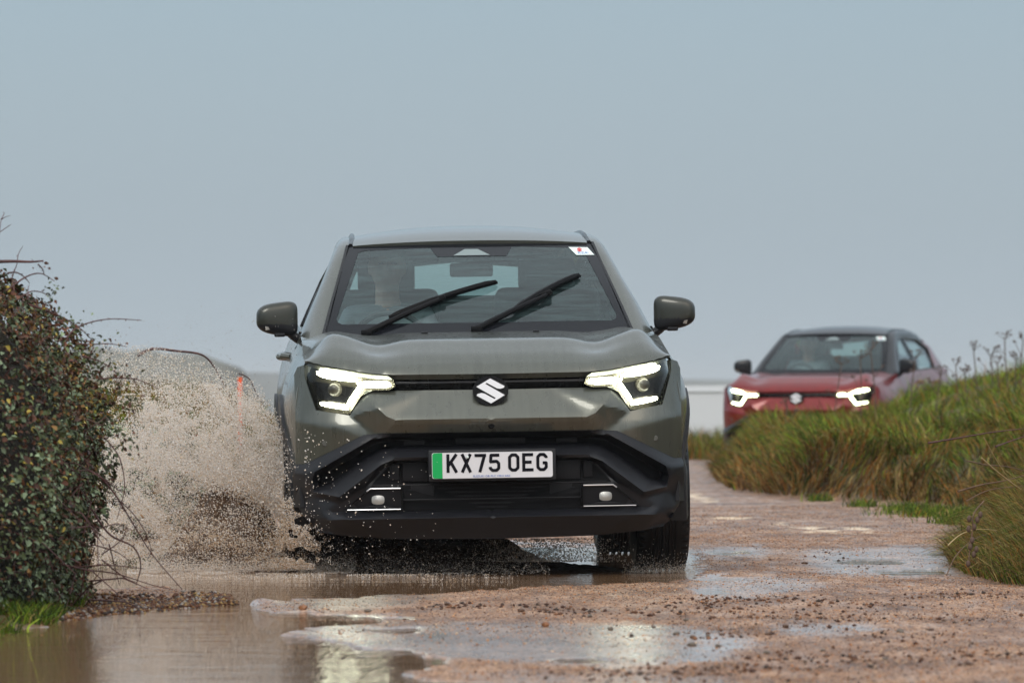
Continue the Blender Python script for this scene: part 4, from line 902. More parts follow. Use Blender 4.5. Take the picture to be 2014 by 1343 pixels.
S1 = [([(-30, 516), (20, 514), (60, 515), (85, 513)], .0075), ([(12, 572), (50, 545), (80, 538), (107, 553)], .0038), ([(15, 537), (32, 536), (48, 545), (58, 557)], .0036), ([(28, 572), (24, 545), (33, 520), (36, 500), (45, 484)], .0026),
      ([(85, 513-3+8), (75, 520), (84, 530), (86, 540)][1:], .003), ([(130, 665), (150, 645), (185, 632), (225, 627), (278, 630)], .0036), ([(60, 600), (95, 612), (130, 628), (160, 648), (182, 670)], .0040), ([(150, 676), (185, 677), (215, 676), (250, 682)], .0030),
      ([(40, 585), (62, 573), (88, 577), (102, 590)], .0028), ([(160, 700), (200, 712), (230, 735), (243, 748)], .003), ([(195, 745), (240, 743), (275, 748), (312, 765)], .0034), ([(55, 590), (55, 570), (57, 560)], .0025), ([(72, 598), (72, 580)], .0015),
      ([(190, 930), (225, 970), (262, 1030), (300, 1090), (358, 1158)], .0042), ([(230, 980), (262, 1010), (285, 1045), (297, 1080), (290, 1100)], .0026), ([(180, 1000), (215, 1050), (262, 1075), (277, 1110), (268, 1150)], .0044),
      ([(195, 1040), (230, 1030), (265, 1045)], .0024), ([(200, 1090), (240, 1060), (250, 1030)], .003), ([(180, 1070), (230, 1085), (262, 1110)], .0028), ([(190, 1110), (235, 1112), (285, 1118)], .0026), ([(200, 1100), (245, 1135), (270, 1145)], .003),
      ([(215, 1070), (225, 1110), (235, 1150)], .0028), ([(170, 1120), (230, 1128), (300, 1150), (340, 1158)], .003), ([(205, 860), (235, 900), (245, 960), (230, 1020)], .003), ([(-20, 470), (0, 456), (22, 441)], .0026), ([(-8, 500), (-2, 460), (2, 430)], .003),
      ([(2, 432), (10, 427), (20, 424)], .002), ([(2, 432), (8, 420), (5, 417)], .0018)]
stems = [(W3(p_, 20.3 if p_[0][1] < 850 else 21.0), r_, r_ > .0025) for p_, r_ in S1]
rl = [2, 2, .6, 1.2, .8, .3, .2]; leafy = [(W3([(150, 676), (185, 677), (215, 676), (250, 682)], 20.3), 22, [3, 1, 0, 1.5, 2, 0, 0]), (W3([(195, 745), (240, 743), (275, 748)], 20.3), 16, [3, 1, 0, 1.5, 2, 0, 0]), (W3([(60, 600), (95, 612), (130, 628), (160, 648), (182, 670)], 20.3), 60, rl),
         (W3([(80, 625), (100, 600), (102, 575), (88, 572)], 20.3), 40, rl), (W3([(180, 668), (200, 710), (235, 760), (240, 800)], 20.3), 130, rl), (W3([(10, 600), (5, 560), (10, 530)], 20.3), 40, [1, .5, 0, 2, 2, 0, 0]), (W3([(60, 590), (90, 640), (160, 680), (200, 740)], 20.3), 160, rl),
         (W3([(262, 1040), (285, 1060), (297, 1080)], 21), 10, [0, 0, 0, 3, 2, 0, 0]), (W3([(200, 830), (235, 860), (262, 880)], 20.6), 60, rl), (W3([(225, 940), (250, 1000), (262, 1050)], 21), 16, [0, 0, 0, 2, 2, 0, 0]), (W3([(82, 519), (84, 530)], 20.3), 5, [0, 0, 0, 1, 3, 0, 0]), (W3([(235, 740), (275, 780), (260, 800)], 20.5), 30, rl)]
def wmain(P):
    t = nsm(P[:, 2], .3, 1.2); g = vnoise(P, 4.5, 61); return np.stack([1.1+0*t, 1.4-.3*t, 1.5*(1-t)+.35, .5+1.0*t*g*2, .9+.8*t, .06+.5*t*g, .35+.9*t*g], 1)
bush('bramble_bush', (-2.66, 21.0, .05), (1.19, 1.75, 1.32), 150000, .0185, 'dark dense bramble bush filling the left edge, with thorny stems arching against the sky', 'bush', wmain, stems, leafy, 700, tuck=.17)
bs = [(W3([(270, 700), (300, 686), (345, 690), (395, 697), (420, 720), (445, 765), (455, 790)], 29), .008, False), (W3([(470, 735), (490, 745), (505, 775), (520, 800)], 29), .004, False), (W3([(540, 790), (555, 765), (565, 750)], 29), .004, False)]
bush('hedge_bush', (-2.25, 31.5, .18), (.68, 1.3, .42), 9000, .04, 'small green bush on the left verge, half hidden by the splash', 'bush', lambda P: np.repeat([[1, 2, 2.5, .1, .2, .2, .2]], len(P), 0), bs, (), 40)
# ------------------------------------------------------------ weeds, twigs, stones, post, van
drym = material('dry_weed', (.10, .062, .045), .8)
def weed(base, top, r, seed, heads=6, size=.05):
    rd = random.Random(seed); root = empty('dry_weed', base); b = Vector(base); t = Vector(top)-b
    mid = t*.5+Vector((rd.uniform(-.02, .02), 0, 0)); root_v = tube(smooth3([Vector((0, 0, 0)), mid, t]), r, 5)
    hv = ([], [])
    for i in range(heads):
        a = rd.uniform(0, 6.28); q = t+Vector((math.cos(a)*size*rd.uniform(.3, 1), math.sin(a)*size*rd.uniform(.3, 1), size*rd.uniform(.5, 1.1)))
        hv = join(hv, tube([t, t.lerp(q, .6)+Vector((0, 0, -.004)), q], [r*.5, r*.4, r*.4], 4))
        for k in range(4): hv = join(hv, box(q+Vector((rd.uniform(-1, 1), rd.uniform(-1, 1), rd.uniform(-.5, 1)))*size*.18, (size*.13,)*3, size*.03, 1))
    for i in range(2):
        s_ = t*rd.uniform(.45, .75); q = s_+Vector((rd.choice((-1, 1))*size*rd.uniform(.8, 1.6), 0, size*rd.uniform(1, 2))); root_v = join(root_v, tube([s_, q], [r*.6, r*.4], 4)); h2 = ([], [])
        for k in range(5): h2 = join(h2, box(q+Vector((rd.uniform(-1, 1), rd.uniform(-1, 1), rd.uniform(-.5, 1)))*size*.2, (size*.16,)*3, size*.03, 1))
        build('seed_head', h2, drym, root)
    build('stem', root_v, drym, root); build('seed_head', hv, drym, root); return root
WD = [(1690, 845, 1692, 706, 48, 'on the bank in front of the red car'), (1640, 848, 1655, 718, 48.5, ''), (1722, 830, 1712, 690, 49, ''), (1788, 812, 1800, 705, 49.5, ''), (1890, 770, 1880, 720, 50, ''), (1925, 760, 1915, 690, 49, ''), (1950, 755, 1948, 700, 50, ''),
      (1985, 745, 1976, 668, 49, ''), (2008, 742, 2012, 672, 49.5, ''), (1905, 765, 1898, 735, 48.5, ''), (1965, 752, 1962, 716, 48, ''), (1838, 790, 1850, 738, 49, ''), (1995, 745, 1998, 708, 48.6, ''), (1545, 870, 1548, 800, 47, '')]
WL = ['tall dry umbel weed rising in front of the red windscreen, left of the sticker', 'dry weed in front of the red bonnet beside the badge side of the headlight', 'dry umbel weed crossing the pillar and sticker corner of the red car', 'dry weed standing below the door mirror of the red car', 'dry weed just right of the tail of the red car, lowest of the skyline weeds',
      'slender dry weed against the sky, second to the right of the red car', 'dry weed with a wide head between two taller ones on the skyline', 'tallest dry umbel weed on the skyline near the right edge', 'dry umbel weed cut by the right edge of the picture', 'tiny dry weed poking just above the bank right of the red car',
      'short dry weed at the foot of the tallest skyline weed', 'short dry weed in front of the red rear door', 'short dry weed beside the one at the right edge', 'dry stem on the low left end of the bank, before the red bumper']
for i, (a, b, c, d, Y, s_) in enumerate(WD):
    x, y, z = px2w(a, b, Y); zz = float(zat([x], [y])[0]); tp_ = px2w(c, d, Y)
    o = weed((x, y, min(zz, z)), tp_, .005, i, 7, .07)
    tag(o, WL[i], 'weed', 'dry weeds on the right bank')
TW = [([(1825, 871), (1880, 862), (1950, 850), (2030, 841)], .0046, stemm, 'long red-brown thorny bramble shoot reaching left over the right bank'), ([(1958, 878), (1985, 868), (2030, 853)], .0042, stemm, 'short reddish bramble shoot at the right edge, just below the long one'),
      ([(1902, 906), (1940, 914), (1985, 918), (2030, 930)], .0034, deadm, 'dark twig sticking out level with the top of the near tussock'), ([(1884, 966), (1930, 953), (1975, 945), (2030, 930)], .0044, deadm, 'grey-brown twig with a water drop hanging at its tip'),
      ([(1864, 1072), (1890, 1050), (1925, 1040), (1960, 1043)], .003, strawm, 'pale straw bent over the road from the near tussock'), ([(1862, 1130), (1880, 1092), (1912, 1062), (1940, 1050)], .003, deadm, 'thin drooping twig touching the road at the tussock foot'),
      ([(1930, 900), (1965, 930), (2008, 962)], .0032, strawm, 'straight pale stalk lying across the top of the tussock'), ([(1900, 985), (1950, 962), (2030, 955)], .003, deadm, 'dark twig below the dripping one'), ([(1935, 860), (1960, 905), (1990, 950)], .0022, strawm, 'thin pale stalk leaning right above the tussock')]
for k, (p_, r_, m_, lb) in enumerate(TW):
    vf = thorny([Vector(px2w(a, b, 23.6+.1*j)) for j, (a, b) in enumerate(p_)], r_, seed=k+90, thorns=m_ is stemm)
    o = build('twig', vf, m_, None, 60); tag(o, lb, 'twig')
# dark dried seed pods on the tussock edge
pods = empty('dried_seed_pods', px2w(1915, 1040, 23.5)); tag(pods, 'dark brown dried seed pods hanging at the left edge of the near tussock', 'seed pods')
o3 = Vector(pods.location)
build('twig_stalk', tube(smooth3([Vector(px2w(1935, 985, 23.6))-o3, Vector(px2w(1915, 1010, 23.5))-o3, Vector(px2w(1912, 1045, 23.5))-o3, Vector(px2w(1905, 1100, 23.5))-o3]), .003, 5), deadm, pods)
for i, (a, b) in enumerate(((1906, 1020), (1916, 1036), (1905, 1040), (1928, 1012), (1922, 1022), (1908, 1075), (1915, 1090), (1904, 1108), (1912, 1062), (1920, 1080))):
    bm = bmesh.new(); bmesh.ops.create_icosphere(bm, subdivisions=2, radius=.012); q = Vector(px2w(a, b, 23.5))-o3
    vv = [(v.co.x*.8+q.x, v.co.y*.8+q.y, v.co.z*1.25+q.z) for v in bm.verts]; ff = [tuple(v.index for v in f.verts) for f in bm.faces]; bm.free(); build('pod', (vv, ff), drym, pods)
# stones
stm = [material('brown_stone', (.10, .055, .035), .45, var=(40, .5, 1.6)), material('grey_stone', (.11, .085, .065), .4, var=(40, .6, 1.5)), material('orange_stone', (.20, .085, .035), .45, var=(40, .6, 1.4))]
def rock(r, seed, sub=2):
    bm = bmesh.new(); bmesh.ops.create_icosphere(bm, subdivisions=sub, radius=1); c = np.array([tuple(v.co) for v in bm.verts]); n_ = 1+.5*(vnoise(c+seed*3.1+20, 1.6, seed)-.5); rd = random.Random(seed)
    s_ = Vector((rd.uniform(.8, 1.3), rd.uniform(.8, 1.2), rd.uniform(.55, .8)))*r
    vv = [(q[0]*k*s_.x, q[1]*k*s_.y, q[2]*k*s_.z) for q, k in zip(c, n_)]; ff = [tuple(v.index for v in f.verts) for f in bm.faces]; bm.free(); return vv, ff
SP_ = [(880, 1190), (930, 1194), (1025, 1204), (1285, 1233), (1455, 1214), (1330, 1245), (1362, 1252), (1392, 1250), (1420, 1247), (1412, 1272), (1510, 1250), (1508, 1286), (1625, 1291), (1618, 1282), (1655, 1213), (1770, 1245), (1830, 1240), (1350, 1222), (1235, 1200), (1160, 1213), (1582, 1108), (1705, 1118), (1690, 1102), (1360, 1270), (1905, 1308), (1740, 1298), (1545, 1232), (1200, 1238), (1090, 1188)]
rocks = [build('stone', rock(.5, 40+k), stm[k % 2 if k else 0]) for k in range(4)]
used = 0
for i, (a, b) in enumerate(SP_):
    o = rocks[i] if i < 4 else rocks[i % 4].copy()
    if i >= 4: COL.objects.link(o)
    x, y = gpx(a, b); r_ = random.Random(i).uniform(.007, .014); o.scale = (r_*2,)*3; o.location = (x, y, float(zat([x], [y])[0])+r_*.35); o.rotation_euler = (0, 0, i*1.3)
    tag(o, 'small dark wet stone lying loose on the sandy road in front of the car', 'stone', 'loose stones on the road')
for (a, b, lb, r_, m_) in ((596, 1198, 'orange-brown stone at the water line on the left tongue of sand', .016, 2), (1073, 1231, 'pale-topped brown stone alone on the sand right of the plate', .015, 2), (724, 1204, 'small pale stone beside the thin dark strip of puddle', .012, 1)):
    x, y = gpx(a, b); o = build('stone', rock(r_, int(a)), stm[m_]); o.location = (x, y, float(zat([x], [y])[0])+r_*.5); tag(o, lb, 'stone')
# gravel: thousands of small stones, and leaf litter on the spit
def pebbles(name, P_, r_, cols, mat, label):
    n = len(P_); oc = np.array([[1, 0, 0], [-1, 0, 0], [0, 1, 0], [0, -1, 0], [0, 0, 1], [0, 0, -1]], float); T = np.array([[0, 2, 4], [2, 1, 4], [1, 3, 4], [3, 0, 4], [2, 0, 5], [1, 2, 5], [3, 1, 5], [0, 3, 5]])
    a = rng.uniform(0, 6.28, n); c, s_ = np.cos(a), np.sin(a); jit = rng.uniform(.7, 1.3, (n, 6, 1)); q = oc[None]*jit*np.array([1.1, 1, .65]); q = np.stack([q[..., 0]*c[:, None]-q[..., 1]*s_[:, None], q[..., 0]*s_[:, None]+q[..., 1]*c[:, None], q[..., 2]], -1)
    V_ = (P_[:, None, :]+q*r_[:, None, None]).reshape(-1, 3); F_ = (np.arange(n)[:, None, None]*6+T[None]).reshape(-1, 3)
    return tag(npmesh(name, V_, F_, mat, None, np.repeat(cols, 6, 0), False), label, name.replace('_', ' '), kind='stuff')
pm = material('wet_pebbles', (.1, .07, .05), .55, attr='col', spec=.25)
n = 170000; p = np.stack([rng.uniform(-1.7, 3.4, n*2), 15.0+rng.random(n*2)**1.15*24], 1)
dn = vnoise(p*np.array([1, .5]), 2.2, 71)*.6+vnoise(p*np.array([1, .4]), 7, 72)*.4; k = rng.random(len(p)) < (nsm(dn, .32, .66)*.65+.35); p = p[k]
zt, gg, ww, _, _ = terrain(p[:, 0], p[:, 1]); k = (zt > -.004) & (gg < .5) & (rng.random(len(p)) > ww*.55); p = p[k][:n]; zt = zt[k][:n]; m = len(p)
PC = np.array([[.07, .030, .014], [.18, .092, .048], [.04, .026, .018], [.46, .245, .125], [.46, .17, .045], [.60, .42, .27]])
r_ = .0014+.0016*rng.random(m)**2+.0022*(rng.random(m) > .97)+.003*(rng.random(m) > .995)
pebbles('gravel', np.stack([p[:, 0], p[:, 1], zt+r_*.3], 1), r_, PC[rng.choice(6, m, p=[.17, .20, .08, .27, .13, .15])]*rng.uniform(.7, 1.3, (m, 1)), pm, 'scattered grit and small brown gravel over the wet sandy road')
cl_ = [(905, 1193, 45, 4, 60), (1130, 1203, 60, 5, 70), (1040, 1190, 30, 4, 25), (1480, 1180, 90, 5, 110), (1420, 1205, 90, 6, 90), (1700, 1190, 90, 6, 60), (1900, 1172, 80, 5, 80), (1620, 1295, 110, 7, 90), (1450, 1315, 120, 6, 70), (1250, 1330, 160, 8, 90), (1950, 1290, 70, 8, 60), (1440, 1250, 60, 4, 30), (1350, 1188, 60, 4, 40), (1790, 1255, 80, 10, 50), (1600, 1225, 60, 5, 30), (1850, 1215, 90, 6, 50), (1640, 1100, 120, 10, 40)]
q_ = np.concatenate([rng.normal(0, 1, (k_, 2))*np.array([sx_, sy_])+np.array([a, b]) for a, b, sx_, sy_, k_ in cl_]); p = np.array([gpx(a, b) for a, b in q_]); zt = zat(p[:, 0], p[:, 1]); m = len(p); r_ = .0035+.0075*rng.random(m)**2
pebbles('clods', np.stack([p[:, 0], p[:, 1], zt+r_*.35], 1), r_, np.array([[.07, .03, .018], [.12, .055, .03], [.05, .035, .028], [.22, .10, .05]])[rng.choice(4, m, p=[.4, .3, .2, .1])], pm, 'clusters of dark red-brown mud clods and grit dotted over the sand')
n = 5200; a_, b_ = np.array(gpx(120, 1205)), np.array(gpx(482, 1184)); t = rng.random(n)**1.2; p = a_[None]*(1-t[:, None])+b_[None]*t[:, None]; p = p+rng.normal(0, 1, (n, 2))*np.array([.03, .35])*(1.25-t[:, None])+np.array([0, .22])*(1-np.abs(2*t-1))[:, None]
zt = zat(p[:, 0], p[:, 1]); k = zt > -.012; p, zt = p[k], zt[k]; m = len(p); r_ = .004+.008*rng.random(m)**2
pebbles('leaf_litter', np.stack([p[:, 0], p[:, 1], zt+r_*.4], 1), r_, np.array([[.10, .04, .02], [.20, .10, .04], [.05, .035, .03], [.28, .26, .24], [.30, .20, .08]])[rng.choice(5, m, p=[.35, .2, .25, .1, .1])], pm, 'brown pebbles and leaf litter on the spit running out from the bramble')
# orange marker post on the left verge
ps = empty('marker_post', (hx_(472, 46), 46, float(zat([hx_(472, 46)], [46])[0]))); tag(ps, 'thin bright orange marker post standing behind the top of the splash', 'post')
zb_ = ps.location.z; zt_ = hz_(745, 46)-zb_; build('post', box((0, 0, zt_/2-.05), (.034, .034, zt_+.1), .006), material('orange_plastic', (.90, .10, .01), .5), ps); build('post_cap', box((0, 0, zt_+.006), (.042, .042, .014), .004), material('orange_cap', (.8, .14, .03), .5), ps)
# white van parked beyond the bend
van = empty('van', (2.9, 88, -.75)); tag(van, 'blurred white van parked beyond the bend between the two cars', 'van'); vw = material('white_van_paint', (.60, .62, .64), .35, coat=.5)
def ext(poly, x0, x1, ax='y'):
    n = len(poly); V_ = [(a, x0, b) for a, b in poly]+[(a, x1, b) for a, b in poly]; return V_, [tuple(range(n)), tuple(reversed(range(n, 2*n)))]+[(i, i+n, (i+1) % n+n, (i+1) % n) for i in range(n)]
vb = build('body', ext(smoothpoly([(.62, .35), (.66, 1.2), (.50, 1.62), (.2, 1.60), (-3.0, 1.62), (-3.5, 1.15), (-4.3, 1.0), (-4.4, .35)], 2), 0, 1.8), vw, van, 40)
build('roof_gutter', box((-1.4, -.012, 1.52), (3.5, .03, .03), .008), vw, van)
build('side_window', patch([(-3.3, 1.12), (-2.95, 1.5), (-2.2, 1.5), (-2.2, 1.12)], lambda x, z: (x, -.008, z), .3), M['sideglass'], van)
for x in (-3.6, -.3): build('wheel', join(lathe([(-.1, .2), (-.11, .32), (-.06, .34), (.1, .34), (.1, .2)], 32, c=(0, 0, 0)), lathe([(-.1, .0), (-.1, .2)], 32)), M['tyre'], van).matrix_local = Matrix.Translation((x, .12, .34)) @ Matrix.Rotation(R(90), 4, 'Z')
# ------------------------------------------------------------ drivers
def mesh_of(o):
    dg = bpy.context.evaluated_depsgraph_get(); dg.update(); me = bpy.data.meshes.new_from_object(o.evaluated_get(dg)); bpy.data.objects.remove(o); return me
def skin(chain, edges, radii, sub=2):
    me = bpy.data.meshes.new('s'); me.from_pydata(chain, edges, []); o = bpy.data.objects.new('s', me); COL.objects.link(o); md = o.modifiers.new('k', 'SKIN'); md.use_smooth_shade = True
    for v, r_ in zip(me.skin_vertices[0].data, radii): v.radius = (r_, r_) if not hasattr(r_, '__len__') else r_
    me.skin_vertices[0].data[0].use_root = True; s_ = o.modifiers.new('b', 'SUBSURF'); s_.levels = sub; s_.render_levels = sub; return mesh_of(o)
def person(root_loc, label):
    root = empty('person', root_loc); tag(root, label, 'person')
    J = [(0, 0, 0), (0, .02, .18), (0, .03, .36), (0, .02, .47), (0, -.01, .55), (-.17, .01, .42), (-.25, -.10, .20), (-.17, -.42, .24), (.17, .01, .42), (.25, -.08, .20), (.16, -.42, .26),
         (-.10, -.06, -.02), (-.12, -.46, .04), (-.12, -.62, -.34), (.10, -.06, -.02), (.12, -.46, .04), (.12, -.62, -.34)]
    E = [(0, 1), (1, 2), (2, 3), (3, 4), (2, 5), (5, 6), (6, 7), (2, 8), (8, 9), (9, 10), (0, 11), (11, 12), (12, 13), (0, 14), (14, 15), (15, 16)]
    Rr = [.14, .14, .15, .062, .056, .062, .047, .030, .062, .047, .030, .09, .07, .05, .09, .07, .05]
    me = skin(J, E, Rr); nk_ = tube([(0, .02, .38), (0, .015, .48), (0, -.005, .60)], [.075, .058, .055], 14); V_ = [tuple(v.co) for v in me.vertices]; F_ = [tuple(f.vertices) for f in me.polygons]; vf = join((V_, F_), nk_)
    bm = bmesh.new(); bmesh.ops.create_uvsphere(bm, u_segments=24, v_segments=18, radius=1)
    for v in bm.verts:
        x, y, z = v.co; j = 1-.16*max(0, -z); nose = .028*math.exp(-((x/.13)**2+((z+.12)/.22)**2))*(y < 0); eye = -.012*math.exp(-(((abs(x)-.36)/.16)**2+((z-.12)/.12)**2))*(y < 0); mth = -.006*math.exp(-((x/.3)**2+((z+.45)/.06)**2))*(y < 0); nose += mth; v.co = Vector((x*.082*j, y*.098-nose-eye-.02, z*.122+.66))
    vf = join(vf, ([tuple(v.co) for v in bm.verts], [tuple(v.index for v in f.verts) for f in bm.faces])); bm.free()
    for s_ in (-1, 1):
        vf = join(vf, box((s_*.080, -.01, .655), (.018, .04, .06), .008)); hx0 = s_*.165
        vf = join(vf, box((hx0, -.46, .255), (.075, .085, .032), .014, 3))
        for i in range(4):
            fx_ = hx0+(i-1.5)*.019; L_ = (.062, .072, .068, .052)[i]; vf = join(vf, tube([(fx_, -.49, .262), (fx_, -.49-L_*.6, .258), (fx_, -.49-L_*.75, .235), (fx_, -.48-L_*.55, .218)], [.0095, .009, .008, .007], 7))
        vf = join(vf, tube([(hx0-s_*.035, -.44, .252), (hx0-s_*.058, -.475, .25), (hx0-s_*.058, -.505, .245)], [.012, .011, .009], 7))
    o = build('body', vf, material('skin', (.72, .46, .35), .5, sub=.1), root); md = o.modifiers.new('r', 'REMESH'); md.mode = 'VOXEL'; md.voxel_size = .007; md.use_smooth_shade = True
    n_ = mesh_of(o); ob = bpy.data.objects.new('body', n_); COL.objects.link(ob); ob.parent = root
    me = skin([J[i] for i in (0, 1, 2, 3, 5, 6, 7, 8, 9, 10)], [(0, 1), (1, 2), (2, 3), (2, 4), (4, 5), (5, 6), (2, 7), (7, 8), (8, 9)], [.155, .155, .165, .072, .074, .058, .040, .074, .058, .040]); 
    ob = bpy.data.objects.new('jacket', me); COL.objects.link(ob); ob.parent = root; me.materials.clear(); me.materials.append(material('grey_jacket', (.26, .31, .34), .8))
    me = skin([(0, 0, .14)]+[J[i] for i in (0, 11, 12, 13, 14, 15, 16)], [(0, 1), (1, 2), (2, 3), (3, 4), (1, 5), (5, 6), (6, 7)], [.15, .13, .10, .08, .062, .10, .08, .062]); ob = bpy.data.objects.new('trousers', me); COL.objects.link(ob); ob.parent = root; me.materials.clear(); me.materials.append(material('dark_trousers', (.03, .03, .04), .8))
    for s_ in (-1, 1): build('eye', box((s_*.030, -.112, .674), (.026, .012, .011), .004), material('dark_eye', (.03, .02, .015), .3), root)
    bm = bmesh.new(); bmesh.ops.create_icosphere(bm, subdivisions=3, radius=1); bmesh.ops.delete(bm, geom=[v for v in bm.verts if v.co.z < .15 and v.co.y < .25 or v.co.z < -.5], context='VERTS')
    for v in bm.verts: x, y, z = v.co; v.co = Vector((x*.088, y*.108-.012, z*.13+.668+.004*math.sin(x*30+y*20)))
    vv = [tuple(v.co) for v in bm.verts]; bm.verts.index_update(); ff = [tuple(v.index for v in f.verts) for f in bm.faces]; bm.free(); build('hair', (vv, ff), material('grey_brown_hair', (.12, .10, .085), .8), root)
    return root
drv = person((0, 0, 0), 'driver of the green car behind the windscreen, in a grey-blue jacket, hands on the wheel')
drv.matrix_world = car.matrix_basis @ Matrix.Translation((-.38, 2.28, .72))
drv2 = copy_tree(drv); drv2['label'] = 'driver of the red car, a faint shape behind its windscreen'; drv2.matrix_world = red.matrix_basis @ Matrix.Translation((-.38, 2.28, .72))
# ------------------------------------------------------------ the splash thrown out by the left front wheel
dm_ = bpy.data.materials.new('muddy_spray'); dm_.use_nodes = True; t_ = dm_.node_tree; b_ = t_.nodes['Principled BSDF']; b_.inputs['Roughness'].default_value = .18; b_.inputs['IOR'].default_value = 1.34; b_.inputs['Subsurface Weight'].default_value = 0
a_ = t_.nodes.new('ShaderNodeAttribute'); a_.attribute_name = 'col'; t_.links.new(a_.outputs['Color'], b_.inputs['Base Color'])
tl = t_.nodes.new('ShaderNodeBsdfTranslucent'); t_.links.new(a_.outputs['Color'], tl.inputs[0]); mx_ = t_.nodes.new('ShaderNodeMixShader'); mx_.inputs[0].default_value = .6; t_.links.new(b_.outputs[0], mx_.inputs[1]); t_.links.new(tl.outputs[0], mx_.inputs[2]); t_.links.new(mx_.outputs[0], t_.nodes['Material Output'].inputs[0])
def drops(name, P_, r_, cols, label, stretch=None):
    n = len(P_); oc = np.array([[1, 0, 0], [-1, 0, 0], [0, 1, 0], [0, -1, 0], [0, 0, 1], [0, 0, -1]], float); T = np.array([[0, 2, 4], [2, 1, 4], [1, 3, 4], [3, 0, 4], [2, 0, 5], [1, 2, 5], [3, 1, 5], [0, 3, 5]])
    st_ = (rng.uniform(.8, 1.6, n)+1.8*(rng.random(n) > .93)*rng.random(n))[:, None]; ang = rng.normal(2.2, .7, n); ax = np.stack([np.cos(ang), 0*ang, np.sin(ang)], 1); q = np.repeat(oc[None], n, 0)
    d = (q*ax[:, None]).sum(-1, keepdims=True); q = q+ax[:, None]*d*(st_[:, :, None]-1)
    V_ = (P_[:, None]+q*r_[:, None, None]).reshape(-1, 3); F_ = (np.arange(n)[:, None, None]*6+T[None]).reshape(-1, 3)
    return tag(npmesh(name, V_, F_, dm_, None, np.repeat(cols, 6, 0), True), label, 'water splash', kind='stuff')
FAN = [(592, 950), (575, 895), (555, 850), (528, 812), (495, 782), (455, 760), (400, 752), (340, 756), (290, 770), (240, 775), (205, 800), (200, 900), (180, 1000), (165, 1080), (185, 1116), (450, 1118), (620, 1118), (640, 1090), (612, 1030), (600, 960)]
CREAM = np.array([[.98, .93, .87], [.95, .87, .78], [.99, .97, .95], [.82, .68, .52], [.60, .42, .25]])
def fan(n, clump=True, lim=None):
    out_ = np.zeros((0, 2))
    while len(out_) < n:
        q = rng.uniform((165, 748), (645, 1120), (n, 2)); d = pdist(q, FAN); ins = inside(q, FAN); pr = np.where(ins, .35+.65*nsm(d, 0, 60), .0)
        hole = np.exp(-((q[:, 0]-480)/105)**2-((q[:, 1]-1018-(q[:, 0]-480)*.35)/42)**2); pr *= 1-.93*np.clip(hole*1.5, 0, 1); th = np.arctan2(1060-q[:, 1], 610-q[:, 0]); rr = np.hypot(1060-q[:, 1], 610-q[:, 0]); jet = vnoise(np.stack([th*16, rr/110.], 1), 1, 85); pr *= np.where(d < 70, .25+1.2*nsm(jet, .35, .65), 1); pr *= 1-.45*np.exp(-((q[:, 0]-270)/60)**2-((q[:, 1]-930)/70)**2)
        if clump: pr *= .35+1.1*nsm(vnoise(q, 1/16., 81)*.5+vnoise(q, 1/38., 82)*.5, .3, .6)
        out_ = np.concatenate([out_, q[rng.random(n) < pr]])
    return out_[:n]
def place(q, spread):
    # the sheet leaves the tyre and opens outwards and slightly back
    n = len(q); t = np.clip((600-q[:, 0])/390, 0, 1); Y = 25.25+.5*t+rng.normal(0, 1, n)*spread*(.15+.5*t); return np.stack([(q[:, 0]-1007)/FP*Y, Y, CAMH-(q[:, 1]-HOR)/FP*Y], 1)
def dcol(q, n):
    low = nsm(q[:, 1], 900, 1080)*np.exp(-((q[:, 0]-480)/170)**2); cw = np.stack([1.2-low, .8+0*low, .9-.6*low, .25+.9*low, .06+.9*low], 1).clip(.02); cw = np.cumsum(cw/cw.sum(1, keepdims=True), 1)
    return CREAM[(rng.random(n)[:, None] > cw).sum(1).clip(0, 4)]*rng.uniform(.85, 1.08, (n, 1))
n1 = 120000; q = fan(n1)
def arcs(na, per):
    # jets of water flung from the tyre, each a string of drops on its own path
    out_ = []
    for i_ in range(na):
        a = rng.uniform(.12, 1.42); v_ = rng.uniform(250, 640)*(.75+.25*math.sin(a*2)); x0 = rng.uniform(560, 615); y0 = rng.uniform(985, 1075); t = np.sort(rng.random(per)**.7)*rng.uniform(.6, 1.15); gx_ = x0-v_*math.cos(a)*t; gy_ = y0-v_*math.sin(a)*t*1.15+.5*480*t*t*.9
        s_ = 2.+9*t; out_.append(np.stack([gx_+rng.normal(0, 1, per)*s_, gy_+rng.normal(0, 1, per)*s_], 1))
    o_ = np.concatenate(out_); return o_[(o_[:, 1] > np.interp(o_[:, 0], [190, 330, 430, 500, 560, 600], [705, 715, 738, 772, 838, 930])+rng.normal(0, 14, len(o_))) & (o_[:, 1] < 1118) & (o_[:, 1] > 700) & (o_[:, 0] > 190)]
qa = arcs(620, 110); ho_ = np.exp(-((qa[:, 0]-480)/105)**2-((qa[:, 1]-1018-(qa[:, 0]-480)*.35)/42)**2); qa = qa[rng.random(len(qa)) > .95*np.clip(ho_*1.6, 0, 1)]
q = np.concatenate([q, qa]); n1 = len(q); A_ = (place(q, 1.), .0011+.0022*rng.random(n1)**2.4+.003*(rng.random(n1) > .985)*rng.random(n1), dcol(q, n1))
# thin airborne fringe above and left
n2 = 8000; qx = rng.uniform(200, 520, n2); top_ = np.interp(qx, [200, 330, 430, 520], [688, 700, 740, 775]); qy = top_-20+rng.random(n2)**.7*95; q = np.stack([qx, qy], 1); B_ = (place(q, 1.1), .0010+.0022*rng.random(n2)**2, dcol(q, n2))
n3 = 420; q = np.stack([rng.uniform(150, 600, n3), 600+rng.random(n3)**.6*190], 1); C_ = (place(q, 1.2), .0012+.0012*rng.random(n3), dcol(q, n3)*.5)
